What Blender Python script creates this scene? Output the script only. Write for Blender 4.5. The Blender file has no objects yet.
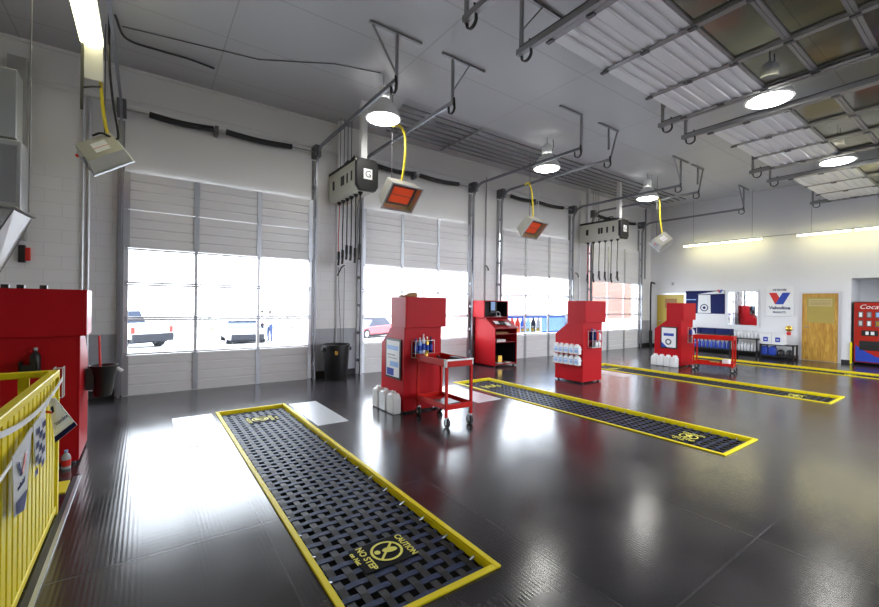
import bpy, bmesh, math, random
from mathutils import Vector, Matrix, Euler
random.seed(7)
C = bpy.context.scene.collection
PI = math.pi
R = math.radians

# ------------------------------------------------------------------ materials
MATS = {}
def nodes_of(name):
    m = bpy.data.materials.new(name); m.use_nodes = True
    nt = m.node_tree; b = nt.nodes['Principled BSDF']
    return m, nt, b
def mat(name, col, rough=.5, metal=0., var=.06, scale=6., emit=None, estr=0., spec=None, bump=0.):
    if name in MATS: return MATS[name]
    m, nt, b = nodes_of(name)
    tc = nt.nodes.new('ShaderNodeTexCoord')
    nz = nt.nodes.new('ShaderNodeTexNoise'); nz.inputs['Scale'].default_value = scale; nz.inputs['Detail'].default_value = 4
    nt.links.new(tc.outputs['Object'], nz.inputs['Vector'])
    mx = nt.nodes.new('ShaderNodeMix'); mx.data_type = 'RGBA'
    mx.inputs['A'].default_value = (*[c*(1-var) for c in col], 1); mx.inputs['B'].default_value = (*[min(1, c*(1+var)) for c in col], 1)
    nt.links.new(nz.outputs['Fac'], mx.inputs['Factor'])
    nt.links.new(mx.outputs['Result'], b.inputs['Base Color'])
    b.inputs['Roughness'].default_value = rough; b.inputs['Metallic'].default_value = metal
    if spec is not None: b.inputs['Specular IOR Level'].default_value = spec
    if emit:
        b.inputs['Emission Color'].default_value = (*emit, 1); b.inputs['Emission Strength'].default_value = estr
    if bump:
        bp = nt.nodes.new('ShaderNodeBump'); bp.inputs['Strength'].default_value = bump; bp.inputs['Distance'].default_value = .01
        nt.links.new(nz.outputs['Fac'], bp.inputs['Height']); nt.links.new(bp.outputs['Normal'], b.inputs['Normal'])
    MATS[name] = m
    return m
def mathn(nt, op, a, b=None, c=None):
    n = nt.nodes.new('ShaderNodeMath'); n.operation = op
    for i, v in enumerate((a, b, c)):
        if v is None: continue
        if isinstance(v, (int, float)): n.inputs[i].default_value = v
        else: nt.links.new(v, n.inputs[i])
    return n.outputs[0]

def glass_mat(name, tint=(.97, .99, 1), refl=.12, rough=.02):
    m = bpy.data.materials.new(name); m.use_nodes = True; nt = m.node_tree
    for n in list(nt.nodes): nt.nodes.remove(n)
    o = nt.nodes.new('ShaderNodeOutputMaterial'); t = nt.nodes.new('ShaderNodeBsdfTransparent'); g = nt.nodes.new('ShaderNodeBsdfGlossy')
    t.inputs['Color'].default_value = (*tint, 1); g.inputs['Roughness'].default_value = rough
    fr = nt.nodes.new('ShaderNodeLayerWeight'); fr.inputs['Blend'].default_value = .5
    ml = mathn(nt, 'MULTIPLY_ADD', mathn(nt, 'POWER', fr.outputs['Facing'], 5.), .7, refl*.3)
    mx = nt.nodes.new('ShaderNodeMixShader')
    nt.links.new(ml, mx.inputs[0]); nt.links.new(t.outputs[0], mx.inputs[1]); nt.links.new(g.outputs[0], mx.inputs[2])
    nt.links.new(mx.outputs[0], o.inputs['Surface'])
    MATS[name] = m; return m

def floor_mat():
    m, nt, b = nodes_of('floor_rubber')
    tc = nt.nodes.new('ShaderNodeTexCoord'); sep = nt.nodes.new('ShaderNodeSeparateXYZ')
    nt.links.new(tc.outputs['Object'], sep.inputs[0])
    X, Y = sep.outputs['X'], sep.outputs['Y']
    n1 = nt.nodes.new('ShaderNodeTexNoise'); n1.inputs['Scale'].default_value = 1.3; n1.inputs['Detail'].default_value = 6; n1.inputs['Roughness'].default_value = .6
    nt.links.new(tc.outputs['Object'], n1.inputs['Vector'])
    n2 = nt.nodes.new('ShaderNodeTexNoise'); n2.inputs['Scale'].default_value = 9; n2.inputs['Detail'].default_value = 3
    nt.links.new(tc.outputs['Object'], n2.inputs['Vector'])
    cr = nt.nodes.new('ShaderNodeValToRGB')
    cr.color_ramp.elements[0].position = .3; cr.color_ramp.elements[0].color = (.020, .018, .021, 1)
    cr.color_ramp.elements[1].position = .75; cr.color_ramp.elements[1].color = (.052, .045, .050, 1)
    nt.links.new(n1.outputs['Fac'], cr.inputs[0])
    # mat seams
    sx = mathn(nt, 'LESS_THAN', mathn(nt, 'ABSOLUTE', mathn(nt, 'SUBTRACT', mathn(nt, 'FRACT', mathn(nt, 'DIVIDE', X, 1.36)), .5)), .004)
    sy = mathn(nt, 'LESS_THAN', mathn(nt, 'ABSOLUTE', mathn(nt, 'SUBTRACT', mathn(nt, 'FRACT', mathn(nt, 'DIVIDE', Y, 2.05)), .5)), .003)
    seam = mathn(nt, 'MAXIMUM', sx, sy)
    mx = nt.nodes.new('ShaderNodeMix'); mx.data_type = 'RGBA'; mx.inputs['B'].default_value = (.06, .06, .065, 1)
    nt.links.new(seam, mx.inputs['Factor']); nt.links.new(cr.outputs[0], mx.inputs['A'])
    nt.links.new(mx.outputs['Result'], b.inputs['Base Color'])
    rr = mathn(nt, 'MULTIPLY_ADD', n1.outputs['Fac'], .18, .10)
    nt.links.new(rr, b.inputs['Roughness'])
    rib = mathn(nt, 'SINE', mathn(nt, 'MULTIPLY', X, 2*PI/.026))
    cross = mathn(nt, 'SINE', mathn(nt, 'MULTIPLY', Y, 2*PI/.05))
    h = mathn(nt, 'ADD', mathn(nt, 'MULTIPLY_ADD', cross, .25, rib), mathn(nt, 'MULTIPLY_ADD', n2.outputs['Fac'], 1.4, mathn(nt, 'MULTIPLY', n1.outputs['Fac'], 5.)))
    bp = nt.nodes.new('ShaderNodeBump'); bp.inputs['Strength'].default_value = .16; bp.inputs['Distance'].default_value = .0006
    nt.links.new(h, bp.inputs['Height']); nt.links.new(bp.outputs['Normal'], b.inputs['Normal'])
    b.inputs['Specular IOR Level'].default_value = .75
    MATS['floor'] = m; return m

def ceiling_mat():
    m, nt, b = nodes_of('ceiling_panel_white')
    tc = nt.nodes.new('ShaderNodeTexCoord'); sep = nt.nodes.new('ShaderNodeSeparateXYZ'); nt.links.new(tc.outputs['Object'], sep.inputs[0])
    X, Y = sep.outputs['X'], sep.outputs['Y']
    def line(c, per, w, off): return mathn(nt, 'LESS_THAN', mathn(nt, 'ABSOLUTE', mathn(nt, 'SUBTRACT', mathn(nt, 'FRACT', mathn(nt, 'DIVIDE', mathn(nt, 'ADD', c, off), per)), .5)), w)
    s = mathn(nt, 'MAXIMUM', line(Y, 1.22, .007, .1), line(X, 2.44, .0035, .3))
    mx = nt.nodes.new('ShaderNodeMix'); mx.data_type = 'RGBA'; mx.inputs['A'].default_value = (.54, .545, .57, 1); mx.inputs['B'].default_value = (.39, .39, .41, 1)
    nt.links.new(s, mx.inputs['Factor']); nt.links.new(mx.outputs['Result'], b.inputs['Base Color'])
    b.inputs['Roughness'].default_value = .38
    n2 = nt.nodes.new('ShaderNodeTexNoise'); n2.inputs['Scale'].default_value = 1.2
    nt.links.new(tc.outputs['Object'], n2.inputs['Vector'])
    bp = nt.nodes.new('ShaderNodeBump'); bp.inputs['Strength'].default_value = .25; bp.inputs['Distance'].default_value = .02
    nt.links.new(n2.outputs['Fac'], bp.inputs['Height']); nt.links.new(bp.outputs['Normal'], b.inputs['Normal'])
    MATS['ceiling'] = m; return m

def block_wall_mat():
    # painted blockwork, grey wainscot below one metre
    m, nt, b = nodes_of('painted_block_wall')
    tc = nt.nodes.new('ShaderNodeTexCoord'); sep = nt.nodes.new('ShaderNodeSeparateXYZ'); nt.links.new(tc.outputs['Object'], sep.inputs[0])
    cmb = nt.nodes.new('ShaderNodeCombineXYZ'); nt.links.new(mathn(nt, 'ADD', sep.outputs['X'], sep.outputs['Y']), cmb.inputs[0]); nt.links.new(sep.outputs['Z'], cmb.inputs[1])
    br = nt.nodes.new('ShaderNodeTexBrick')
    br.inputs['Scale'].default_value = 1; br.inputs['Brick Width'].default_value = .4; br.inputs['Row Height'].default_value = .2; br.inputs['Mortar Size'].default_value = .006; br.inputs['Mortar Smooth'].default_value = .6
    br.inputs['Color1'].default_value = (1, 1, 1, 1); br.inputs['Color2'].default_value = (.97, .97, .97, 1); br.inputs['Mortar'].default_value = (.86, .86, .86, 1)
    nt.links.new(cmb.outputs[0], br.inputs['Vector'])
    mx = nt.nodes.new('ShaderNodeMix'); mx.data_type = 'RGBA'; mx.inputs['A'].default_value = (.44, .45, .5, 1); mx.inputs['B'].default_value = (.88, .88, .90, 1)
    nt.links.new(mathn(nt, 'GREATER_THAN', sep.outputs['Z'], 1.0), mx.inputs['Factor'])
    ml = nt.nodes.new('ShaderNodeMix'); ml.data_type = 'RGBA'; ml.blend_type = 'MULTIPLY'; ml.inputs['Factor'].default_value = 1
    nt.links.new(mx.outputs['Result'], ml.inputs['A']); nt.links.new(br.outputs['Color'], ml.inputs['B'])
    nt.links.new(ml.outputs['Result'], b.inputs['Base Color']); b.inputs['Roughness'].default_value = .5
    MATS['block'] = m; return m

def wood_mat():
    m, nt, b = nodes_of('oak_veneer')
    tc = nt.nodes.new('ShaderNodeTexCoord'); mp = nt.nodes.new('ShaderNodeMapping'); mp.inputs['Scale'].default_value = (1, 9, 1.2)
    nz = nt.nodes.new('ShaderNodeTexNoise'); nz.inputs['Scale'].default_value = 2.2; nz.inputs['Detail'].default_value = 8; nz.inputs['Distortion'].default_value = 1.2
    nt.links.new(tc.outputs['Object'], mp.inputs[0]); nt.links.new(mp.outputs[0], nz.inputs['Vector'])
    cr = nt.nodes.new('ShaderNodeValToRGB'); cr.color_ramp.elements[0].position = .32; cr.color_ramp.elements[0].color = (.42, .20, .03, 1)
    cr.color_ramp.elements[1].position = .7; cr.color_ramp.elements[1].color = (.70, .43, .09, 1)
    nt.links.new(nz.outputs['Fac'], cr.inputs[0]); nt.links.new(cr.outputs[0], b.inputs['Base Color']); b.inputs['Roughness'].default_value = .35
    MATS['wood'] = m; return m

def brick_mat():
    m, nt, b = nodes_of('red_brick')
    tc = nt.nodes.new('ShaderNodeTexCoord'); sep = nt.nodes.new('ShaderNodeSeparateXYZ'); nt.links.new(tc.outputs['Object'], sep.inputs[0])
    cmb = nt.nodes.new('ShaderNodeCombineXYZ'); nt.links.new(mathn(nt, 'ADD', sep.outputs['X'], sep.outputs['Y']), cmb.inputs[0]); nt.links.new(sep.outputs['Z'], cmb.inputs[1])
    br = nt.nodes.new('ShaderNodeTexBrick'); br.inputs['Scale'].default_value = 1; br.inputs['Brick Width'].default_value = .22; br.inputs['Row Height'].default_value = .08; br.inputs['Mortar Size'].default_value = .006
    br.inputs['Color1'].default_value = (.40, .13, .09, 1); br.inputs['Color2'].default_value = (.33, .10, .075, 1); br.inputs['Mortar'].default_value = (.5, .4, .36, 1)
    nt.links.new(cmb.outputs[0], br.inputs['Vector']); nt.links.new(br.outputs['Color'], b.inputs['Base Color']); b.inputs['Roughness'].default_value = .8
    MATS['brick'] = m; return m

def film(name, col):
    m = bpy.data.materials.new(name); m.use_nodes = True; nt = m.node_tree; b = nt.nodes['Principled BSDF']
    b.inputs['Base Color'].default_value = (*col, 1); b.inputs['Roughness'].default_value = .5
    t = nt.nodes.new('ShaderNodeBsdfTranslucent'); t.inputs['Color'].default_value = (*col, 1); mx = nt.nodes.new('ShaderNodeMixShader'); mx.inputs[0].default_value = .35
    nt.links.new(b.outputs[0], mx.inputs[1]); nt.links.new(t.outputs[0], mx.inputs[2]); nt.links.new(mx.outputs[0], nt.nodes['Material Output'].inputs['Surface']); MATS[name] = m
for n_, c_ in (('film_white', (.85, .87, .9)), ('film_blue', (.03, .12, .5)), ('film_pale', (.35, .55, .85)), ('film_red', (.6, .05, .03)), ('film_dark', (.03, .03, .05)), ('film_yellow', (.7, .5, .08)), ('film_grey', (.4, .4, .42))): film(n_, c_)
floor_mat(); ceiling_mat(); block_wall_mat(); wood_mat(); brick_mat()
glass_mat('glass'); glass_mat('glass_amber', (.72, .71, .62), .2, .08); glass_mat('car_glass', (.35, .45, .6), .5)
mat('wall_white', (.80, .80, .82), .5, var=.015, scale=1.5)
mat('header_white', (.86, .86, .85), .45, var=.015, scale=1.2)
mat('door_white', (.88, .88, .90), .38, var=.015, scale=2)
mat('groove', (.42, .42, .44), .6)
mat('alu', (.74, .75, .78), .35, .6, var=.03)
mat('galv', (.52, .54, .58), .38, .85, var=.1, scale=14)
mat('galv_dark', (.30, .31, .34), .4, .85, var=.2, scale=5); mat('steel_dark', (.16, .16, .17), .45, .7, var=.1)
mat('steel_grey', (.34, .34, .35), .45, .7, var=.08)
mat('duct', (.50, .51, .50), .34, .8, var=.12, scale=3)
mat('black', (.012, .012, .013), .45, var=.15)
mat('black_rubber', (.016, .016, .017), .6, var=.2, scale=20)
mat('black_gloss', (.012, .012, .014), .18, var=.1)
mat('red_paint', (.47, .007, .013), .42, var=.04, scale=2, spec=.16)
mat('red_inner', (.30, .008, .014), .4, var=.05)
mat('cart_red', (.55, .014, .010), .35, var=.05, spec=.2)
mat('yellow', (.88, .72, .01), .45, var=.05, scale=8, spec=.25)
mat('yellow_cable', (.80, .66, .04), .4)
mat('strap_black', (.012, .012, .015), .5, var=.25, scale=30, spec=.3)
mat('strap_blue', (.010, .024, .085), .5, var=.3, scale=30, spec=.3)
mat('patch', (.009, .009, .011), .8, spec=.15); mat('stitch_yellow', (.85, .78, .12), .5)
mat('concrete', (.30, .29, .27), .8, var=.2, scale=5, bump=.3)
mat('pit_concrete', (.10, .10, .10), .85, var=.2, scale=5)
mat('steel_plate', (.62, .63, .66), .33, .55, var=.06, scale=20)
mat('cream', (.66, .65, .56), .4, var=.03)
mat('white', (.85, .85, .85), .4, var=.02)
mat('white_gloss', (.82, .83, .86), .22, var=.02)
mat('navy', (.008, .014, .095), .6, var=.05, spec=.2)
mat('blue', (.02, .06, .42), .35, var=.05)
mat('lightblue', (.30, .50, .85), .4, var=.1)
mat('logo_red', (.68, .03, .02), .4, var=.03)
mat('grey_plastic', (.42, .43, .45), .4)
mat('silver_bottle', (.62, .62, .63), .35, .2, var=.05)
mat('tan', (.36, .19, .07), .7, var=.2, scale=25)
mat('brass', (.75, .48, .09), .25, .8)
mat('notice_olive', (.54, .46, .20), .6); mat('heater_shell', (.56, .55, .48), .32, .3); mat('reflector_gold', (.60, .56, .34), .3, .7); mat('vending_red', (.42, .022, .012), .3, spec=.35); mat('door_glass', (.46, .36, .10), .2, var=.15, scale=3)
mat('pale_blue', (.45, .5, .6), .6); mat('paper', (.86, .87, .88), .6)
mat('skin', (.22, .12, .09), .6); mat('hair', (.015, .012, .012), .7); mat('shirt', (.84, .85, .87), .8); mat('jeans', (.02, .045, .14), .8); mat('dark_cloth', (.02, .022, .035), .8)
mat('car_white', (.85, .86, .88), .2); mat('car_red', (.70, .12, .14), .25); mat('tyre', (.010, .012, .018), .8); mat('car_dark', (.010, .012, .02), .6)
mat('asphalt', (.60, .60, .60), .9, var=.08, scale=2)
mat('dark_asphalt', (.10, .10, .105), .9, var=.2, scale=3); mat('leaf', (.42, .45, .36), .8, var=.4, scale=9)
mat('elem_red', (.55, .07, .02), .6, emit=(1, .10, .03), estr=.22)
mat('elem_grey', (.20, .17, .15), .8)
mat('lamp_glow', (1, 1, 1), .5, emit=(1, .98, .93), estr=30.)
mat('tube_glow', (1, 1, 1), .5, emit=(1, .91, .42), estr=17.); mat('lens_glow', (1, 1, 1), .5, emit=(1, .95, .55), estr=4.)
mat('lamp_alu', (.84, .84, .83), .35, 0, var=.02)
m_, nt_, b_ = nodes_of('mirror'); b_.inputs['Base Color'].default_value = (.86, .88, .88, 1); b_.inputs['Metallic'].default_value = 1; b_.inputs['Roughness'].default_value = .03; MATS['mirror'] = m_

# ------------------------------------------------------------------ mesh builder
class MB:
    def __init__(s): s.v = []; s.f = []; s.mi = []; s.mats = []
    def _m(s, m):
        if m not in s.mats: s.mats.append(m)
        return s.mats.index(m)
    def add(s, vs, fs, m):
        o = len(s.v); i = s._m(m)
        s.v += [Vector(p) for p in vs]
        for f in fs: s.f.append([o+k for k in f]); s.mi.append(i)
        return s
    def box(s, x0, x1, y0, y1, z0, z1, m, M=None):
        vs = [Vector(p) for p in ((x0,y0,z0),(x1,y0,z0),(x1,y1,z0),(x0,y1,z0),(x0,y0,z1),(x1,y0,z1),(x1,y1,z1),(x0,y1,z1))]
        if M is not None: vs = [M @ p for p in vs]
        return s.add(vs, [(0,3,2,1),(4,5,6,7),(0,1,5,4),(1,2,6,5),(2,3,7,6),(3,0,4,7)], m)
    def prism(s, poly, ax, lo, hi, m, M=None):
        # poly: 2D points in the plane of the two other axes (order x,y,z without ax)
        def P(p, t):
            q = list(p); q.insert('xyz'.index(ax), t); return Vector(q)
        n = len(poly)
        vs = [P(p, lo) for p in poly] + [P(p, hi) for p in poly]
        if M is not None: vs = [M @ p for p in vs]
        fs = [tuple(range(n-1, -1, -1)), tuple(range(n, 2*n))] + [(i, (i+1) % n, n+(i+1) % n, n+i) for i in range(n)]
        return s.add(vs, fs, m)
    def cyl(s, p0, p1, r, m, n=14, r2=None, caps=True):
        p0, p1 = Vector(p0), Vector(p1); d = (p1-p0).normalized()
        a = d.orthogonal().normalized(); b = d.cross(a); r2 = r if r2 is None else r2
        vs = [p0+(a*math.cos(2*PI*i/n)+b*math.sin(2*PI*i/n))*r for i in range(n)] + [p1+(a*math.cos(2*PI*i/n)+b*math.sin(2*PI*i/n))*r2 for i in range(n)]
        fs = [(i, (i+1) % n, n+(i+1) % n, n+i) for i in range(n)]
        if caps: fs += [tuple(range(n-1, -1, -1)), tuple(range(n, 2*n))]
        return s.add(vs, fs, m)
    def tube(s, pts, r, m, n=8):
        pts = [Vector(p) for p in pts]; vs = []; fs = []; a = None
        for i, p in enumerate(pts):
            d = (pts[min(i+1, len(pts)-1)]-pts[max(i-1, 0)]).normalized()
            a = d.orthogonal().normalized() if a is None else (a-d*a.dot(d)).normalized()
            b = d.cross(a)
            vs += [p+(a*math.cos(2*PI*k/n)+b*math.sin(2*PI*k/n))*r for k in range(n)]
        for i in range(len(pts)-1):
            fs += [(i*n+k, i*n+(k+1) % n, (i+1)*n+(k+1) % n, (i+1)*n+k) for k in range(n)]
        fs += [tuple(range(n-1, -1, -1)), tuple((len(pts)-1)*n+k for k in range(n))]
        return s.add(vs, fs, m)
    def lathe(s, prof, m, c=(0,0,0), n=20, M=None):
        vs = []; fs = []; c = Vector(c)
        for r, z in prof: vs += [Vector((r*math.cos(2*PI*k/n), r*math.sin(2*PI*k/n), z))+c for k in range(n)]
        if M is not None: vs = [M @ p for p in vs]
        for i in range(len(prof)-1): fs += [(i*n+k, i*n+(k+1) % n, (i+1)*n+(k+1) % n, (i+1)*n+k) for k in range(n)]
        if prof[0][0] > 1e-4: fs.append(tuple(range(n-1, -1, -1)))
        if prof[-1][0] > 1e-4: fs.append(tuple((len(prof)-1)*n+k for k in range(n)))
        return s.add(vs, fs, m)
    def ribbon(s, pts, w_axis, w, t, m):
        # strip with rectangular section along pts; w_axis is the width direction
        pts = [Vector(p) for p in pts]; W = Vector(w_axis)*w/2; vs = []; fs = []
        for i, p in enumerate(pts):
            d = (pts[min(i+1, len(pts)-1)]-pts[max(i-1, 0)]).normalized(); nn = d.cross(Vector(w_axis)).normalized()*t/2
            vs += [p-W-nn, p+W-nn, p+W+nn, p-W+nn]
        for i in range(len(pts)-1):
            a = 4*i; b = a+4
            fs += [(a,a+1,b+1,b),(a+1,a+2,b+2,b+1),(a+2,a+3,b+3,b+2),(a+3,a,b,b+3)]
        fs += [(3,2,1,0), tuple(4*(len(pts)-1)+k for k in range(4))]
        return s.add(vs, fs, m)
    def text(s, string, org, xd, yd, h, m, width=None, thick=.002, shear=0., align='CENTER', bold=0.):
        cu = bpy.data.curves.new('t', 'FONT'); cu.body = string; cu.extrude = .02; cu.offset = bold; cu.shear = shear; cu.align_x = 'LEFT'; cu.resolution_u = 3
        o = bpy.data.objects.new('t', cu); C.objects.link(o)
        dg = bpy.context.evaluated_depsgraph_get(); dg.update()
        me = bpy.data.meshes.new_from_object(o.evaluated_get(dg))
        vs = [v.co.copy() for v in me.vertices]; fs = [tuple(p.vertices) for p in me.polygons]
        bpy.data.objects.remove(o); bpy.data.curves.remove(cu); bpy.data.meshes.remove(me)
        if not vs: return s
        x0 = min(v.x for v in vs); x1 = max(v.x for v in vs); y0 = min(v.y for v in vs); y1 = max(v.y for v in vs)
        sy = h/(y1-y0); sx = sy if width is None else width/(x1-x0)
        xd, yd = Vector(xd).normalized(), Vector(yd).normalized(); zd = xd.cross(yd); org = Vector(org)
        dx = (x0+x1)/2 if align == 'CENTER' else x0
        out = [org+xd*(v.x-dx)*sx+yd*(v.y-(y0+y1)/2)*sy+zd*((v.z+.02)/.04*thick) for v in vs]
        return s.add(out, fs, m)
    def build(s, name, parent=None, off=None, bevel=0., smooth=True, base=False):
        o_ = Vector((0,0,0))
        if off is not None: o_ = Vector(off)
        elif base and parent is None:
            xs = [v.x for v in s.v]; ys = [v.y for v in s.v]; zs = [v.z for v in s.v]
            o_ = Vector(((min(xs)+max(xs))/2, (min(ys)+max(ys))/2, min(zs)))
        me = bpy.data.meshes.new(name); me.from_pydata([v-o_ for v in s.v], [], s.f)
        for m in s.mats: me.materials.append(MATS[m])
        me.polygons.foreach_set('material_index', s.mi)
        bm = bmesh.new(); bm.from_mesh(me); bmesh.ops.recalc_face_normals(bm, faces=bm.faces); bm.to_mesh(me); bm.free()
        if smooth:
            me.polygons.foreach_set('use_smooth', [True]*len(me.polygons)); me.set_sharp_from_angle(angle=R(38))
        me.update()
        o = bpy.data.objects.new(name, me); C.objects.link(o)
        if parent is not None: o.parent = parent
        elif base or off is not None: o.location = o_
        if bevel:
            bv = o.modifiers.new('bevel', 'BEVEL'); bv.width = bevel; bv.segments = 2; bv.limit_method = 'ANGLE'; bv.angle_limit = R(40)
        return o

def tag(o, label, cat, group=None, kind=None):
    o['label'] = label; o['category'] = cat
    if group: o['group'] = group
    if kind: o['kind'] = kind
    return o
def thing(name, label, cat, loc=(0,0,0), rz=0., group=None, kind=None):
    o = bpy.data.objects.new(name, None); C.objects.link(o); o.location = loc; o.rotation_euler = (0,0,rz); o.empty_display_size = .1
    return tag(o, label, cat, group, kind)
KIDS = {}
def kids(o): return [x for x in bpy.data.objects if x.parent == o]
def dup(root, loc=None, rz=None, label=None, group=None, parent=None):
    r = root.copy(); C.objects.link(r)
    if parent is not None: r.parent = parent
    if loc is not None: r.location = loc
    if rz is not None: r.rotation_euler = (0,0,rz)
    if label: r['label'] = label
    if group: r['group'] = group
    for ch in kids(root): dup(ch, parent=r)
    return r

# ------------------------------------------------------------------ room measures
D = 8.442          # inner face of the door wall
CEIL = 5.33
XR = 16.2          # right wall
XL = -3.4
YN = -.16          # wall behind the camera
DX, DW, DS = -.308, 3.079, 4.152
PX, PW, PS, PYN, PYF = .807, .935, 4.165, 1.778, 6.481

# ------------------------------------------------------------------ floor, ceiling, walls
fl = MB()
def fbox(x0, x1, y0, y1): fl.box(x0, x1, y0, y1, -.12, 0, 'floor')
SX0, SX1, SY0, SY1 = -1.75, -.575, .6, 4.45      # stair opening
fbox(XL-.2, SX0, YN-.3, D+.25); fbox(SX0, SX1, YN-.3, SY0); fbox(SX0, SX1, SY1, D+.25)
xs = SX1
for i in range(4):
    a, b = PX+PS*i+.03, PX+PS*i+PW-.03
    fbox(xs, a, YN-.3, D+.25); fbox(a, b, YN-.3, PYN+.03); fbox(a, b, PYF-.03, D+.25); xs = b
fbox(xs, XR+1.2, YN-.3, D+.25)
o = fl.build('floor'); tag(o, 'dark glossy ribbed rubber floor of the service bays', 'floor', kind='structure')
o = MB().box(XL-.2, XR+.2, YN-.3, D+.25, CEIL, CEIL+.1, 'ceiling').build('ceiling'); tag(o, 'grey white panelled ceiling over the bays', 'ceiling', kind='structure')

w = MB(); HD = 3.57
xs = XL-.2
w.box(XL-.2, XR+.2, D, D+.2, HD, CEIL, 'header_white')
for i in range(4):
    a = DX+DS*i
    w.box(xs, a+.05, D, D+.2, 0, HD, 'block'); xs = a+DW-.05
w.box(xs, XR+.2, D, D+.2, 0, HD, 'block')
o = w.build('wall_back'); tag(o, 'white wall with four glazed overhead doors', 'wall', kind='structure')
w = MB(); ODX = [(-.42, 2.74), (3.70, 7.04), (7.93, 11.10), (12.27, 15.75)]
w.box(XL-.2, XR+.2, YN-.2, YN, 3.6, CEIL, 'header_white'); xs = XL-.2
for a, b in ODX[1:]: w.box(xs, a, YN-.2, YN, 0, 3.6, 'block'); xs = b
w.box(xs, XR+.2, YN-.2, YN, 0, 3.6, 'block')
o = w.build('wall_front'); tag(o, 'white wall with open door bays opposite the glazed doors', 'wall', kind='structure')
o = MB().box(XL-.2, XL, YN-.2, D+.2, 0, CEIL, 'block').build('wall_left'); tag(o, 'white block wall at the stair end of the room', 'wall', kind='structure')
AY0, AY1, AZ = 1.2, 2.76, 2.42
w = MB()
w.box(XR, XR+.2, YN-.2, AY0, 0, CEIL, 'wall_white'); w.box(XR, XR+.2, AY0, AY1, AZ, CEIL, 'wall_white'); w.box(XR, XR+.2, AY1, D+.2, 0, CEIL, 'wall_white')
w.box(XR+1.15, XR+1.3, AY0-.2, AY1+.2, 0, AZ+.2, 'wall_white'); w.box(XR+.2, XR+1.15, AY0-.15, AY0, 0, AZ+.1, 'wall_white'); w.box(XR+.2, XR+1.15, AY1, AY1+.15, 0, AZ+.1, 'wall_white'); w.box(XR+.2, XR+1.15, AY0, AY1, AZ, AZ+.1, 'wall_white')
o = w.build('wall_right'); tag(o, 'white end wall with a recess for the drinks machine', 'wall', kind='structure')
# header ledge and base trims
t = MB(); t.prism([(D, 4.70), (D-.03, 4.73), (D-.03, 4.79), (D, 4.82)], 'x', XL, XR, 'header_white'); t.box(XL, XR, D-.03, D, CEIL-.05, CEIL, 'header_white')
o = t.build('trim_1'); tag(o, 'white ledge running along the door wall above the springs', 'trim', kind='structure')
t = MB(); xs = XL
for i in range(5):
    a = DX+DS*i-.09 if i < 4 else XR
    t.box(xs+(.09 if i else 0), a, D-.012, D, 0, .12, 'black_rubber'); xs = DX+DS*i+DW
o = t.build('baseboard_back'); tag(o, 'black rubber base strips between the overhead doors', 'baseboard', kind='structure')
t = MB()
for a, b in ((AY1, 2.95), (3.89, 7.12), (8.24, D)): t.box(XR-.012, XR, a, b, 0, .11, 'black_rubber')
o = t.build('baseboard_right'); tag(o, 'black rubber base strip along the white end wall', 'baseboard', kind='structure')

# ------------------------------------------------------------------ outside ground
g = MB()
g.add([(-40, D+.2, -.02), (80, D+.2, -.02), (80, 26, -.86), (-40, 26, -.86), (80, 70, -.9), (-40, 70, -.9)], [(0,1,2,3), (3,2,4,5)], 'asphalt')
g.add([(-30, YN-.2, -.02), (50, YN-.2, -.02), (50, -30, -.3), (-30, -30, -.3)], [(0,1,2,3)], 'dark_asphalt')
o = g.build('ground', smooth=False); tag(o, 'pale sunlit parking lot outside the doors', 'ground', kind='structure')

# ------------------------------------------------------------------ sectional doors
SEC = [0, .66, 1.25, 1.82, 2.40, 3.02, 3.63]
def ribbed(z0, z1, grooves=3):
    h = z1-z0; pts = [(0, z0), (.045, z0), (.045, z1), (0, z1)]
    for k in range(grooves, 0, -1):
        zc = z0+h*k/(grooves+1); pts += [(0, zc+.018), (.02, zc+.010), (.02, zc-.010), (0, zc-.018)]
    return pts
def track_path(rise_y, z_h, y_end, rad=.36, y0=0.):
    pts = [(0, rise_y, y0), (0, rise_y, z_h-rad)]
    for k in range(1, 8):
        a = PI/2*k/8; pts.append((0, rise_y-rad+rad*math.cos(a), z_h-rad+rad*math.sin(a)))
    pts += [(0, rise_y-rad, z_h), (0, y_end, z_h)]
    return pts
def channel(mb, pts, x, m, w=.035, d=.06):
    p = [(x+q[0], q[1], q[2]) for q in pts]
    mb.ribbon(p, (1,0,0), w, d, m)
def bumper_mb(x, y, z, sgn):
    b = MB(); pts = [(x+.0, y+.02, z+.10)]
    for k in range(11):
        a = PI*k/10; pts.append((x, y+.075-.075*math.cos(a)-.0, z-.06-.07*math.sin(a)))
    pts.append((x, y+.15, z+.02))
    b.ribbon(pts, (1,0,0), .035, .014, 'black'); return b
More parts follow.
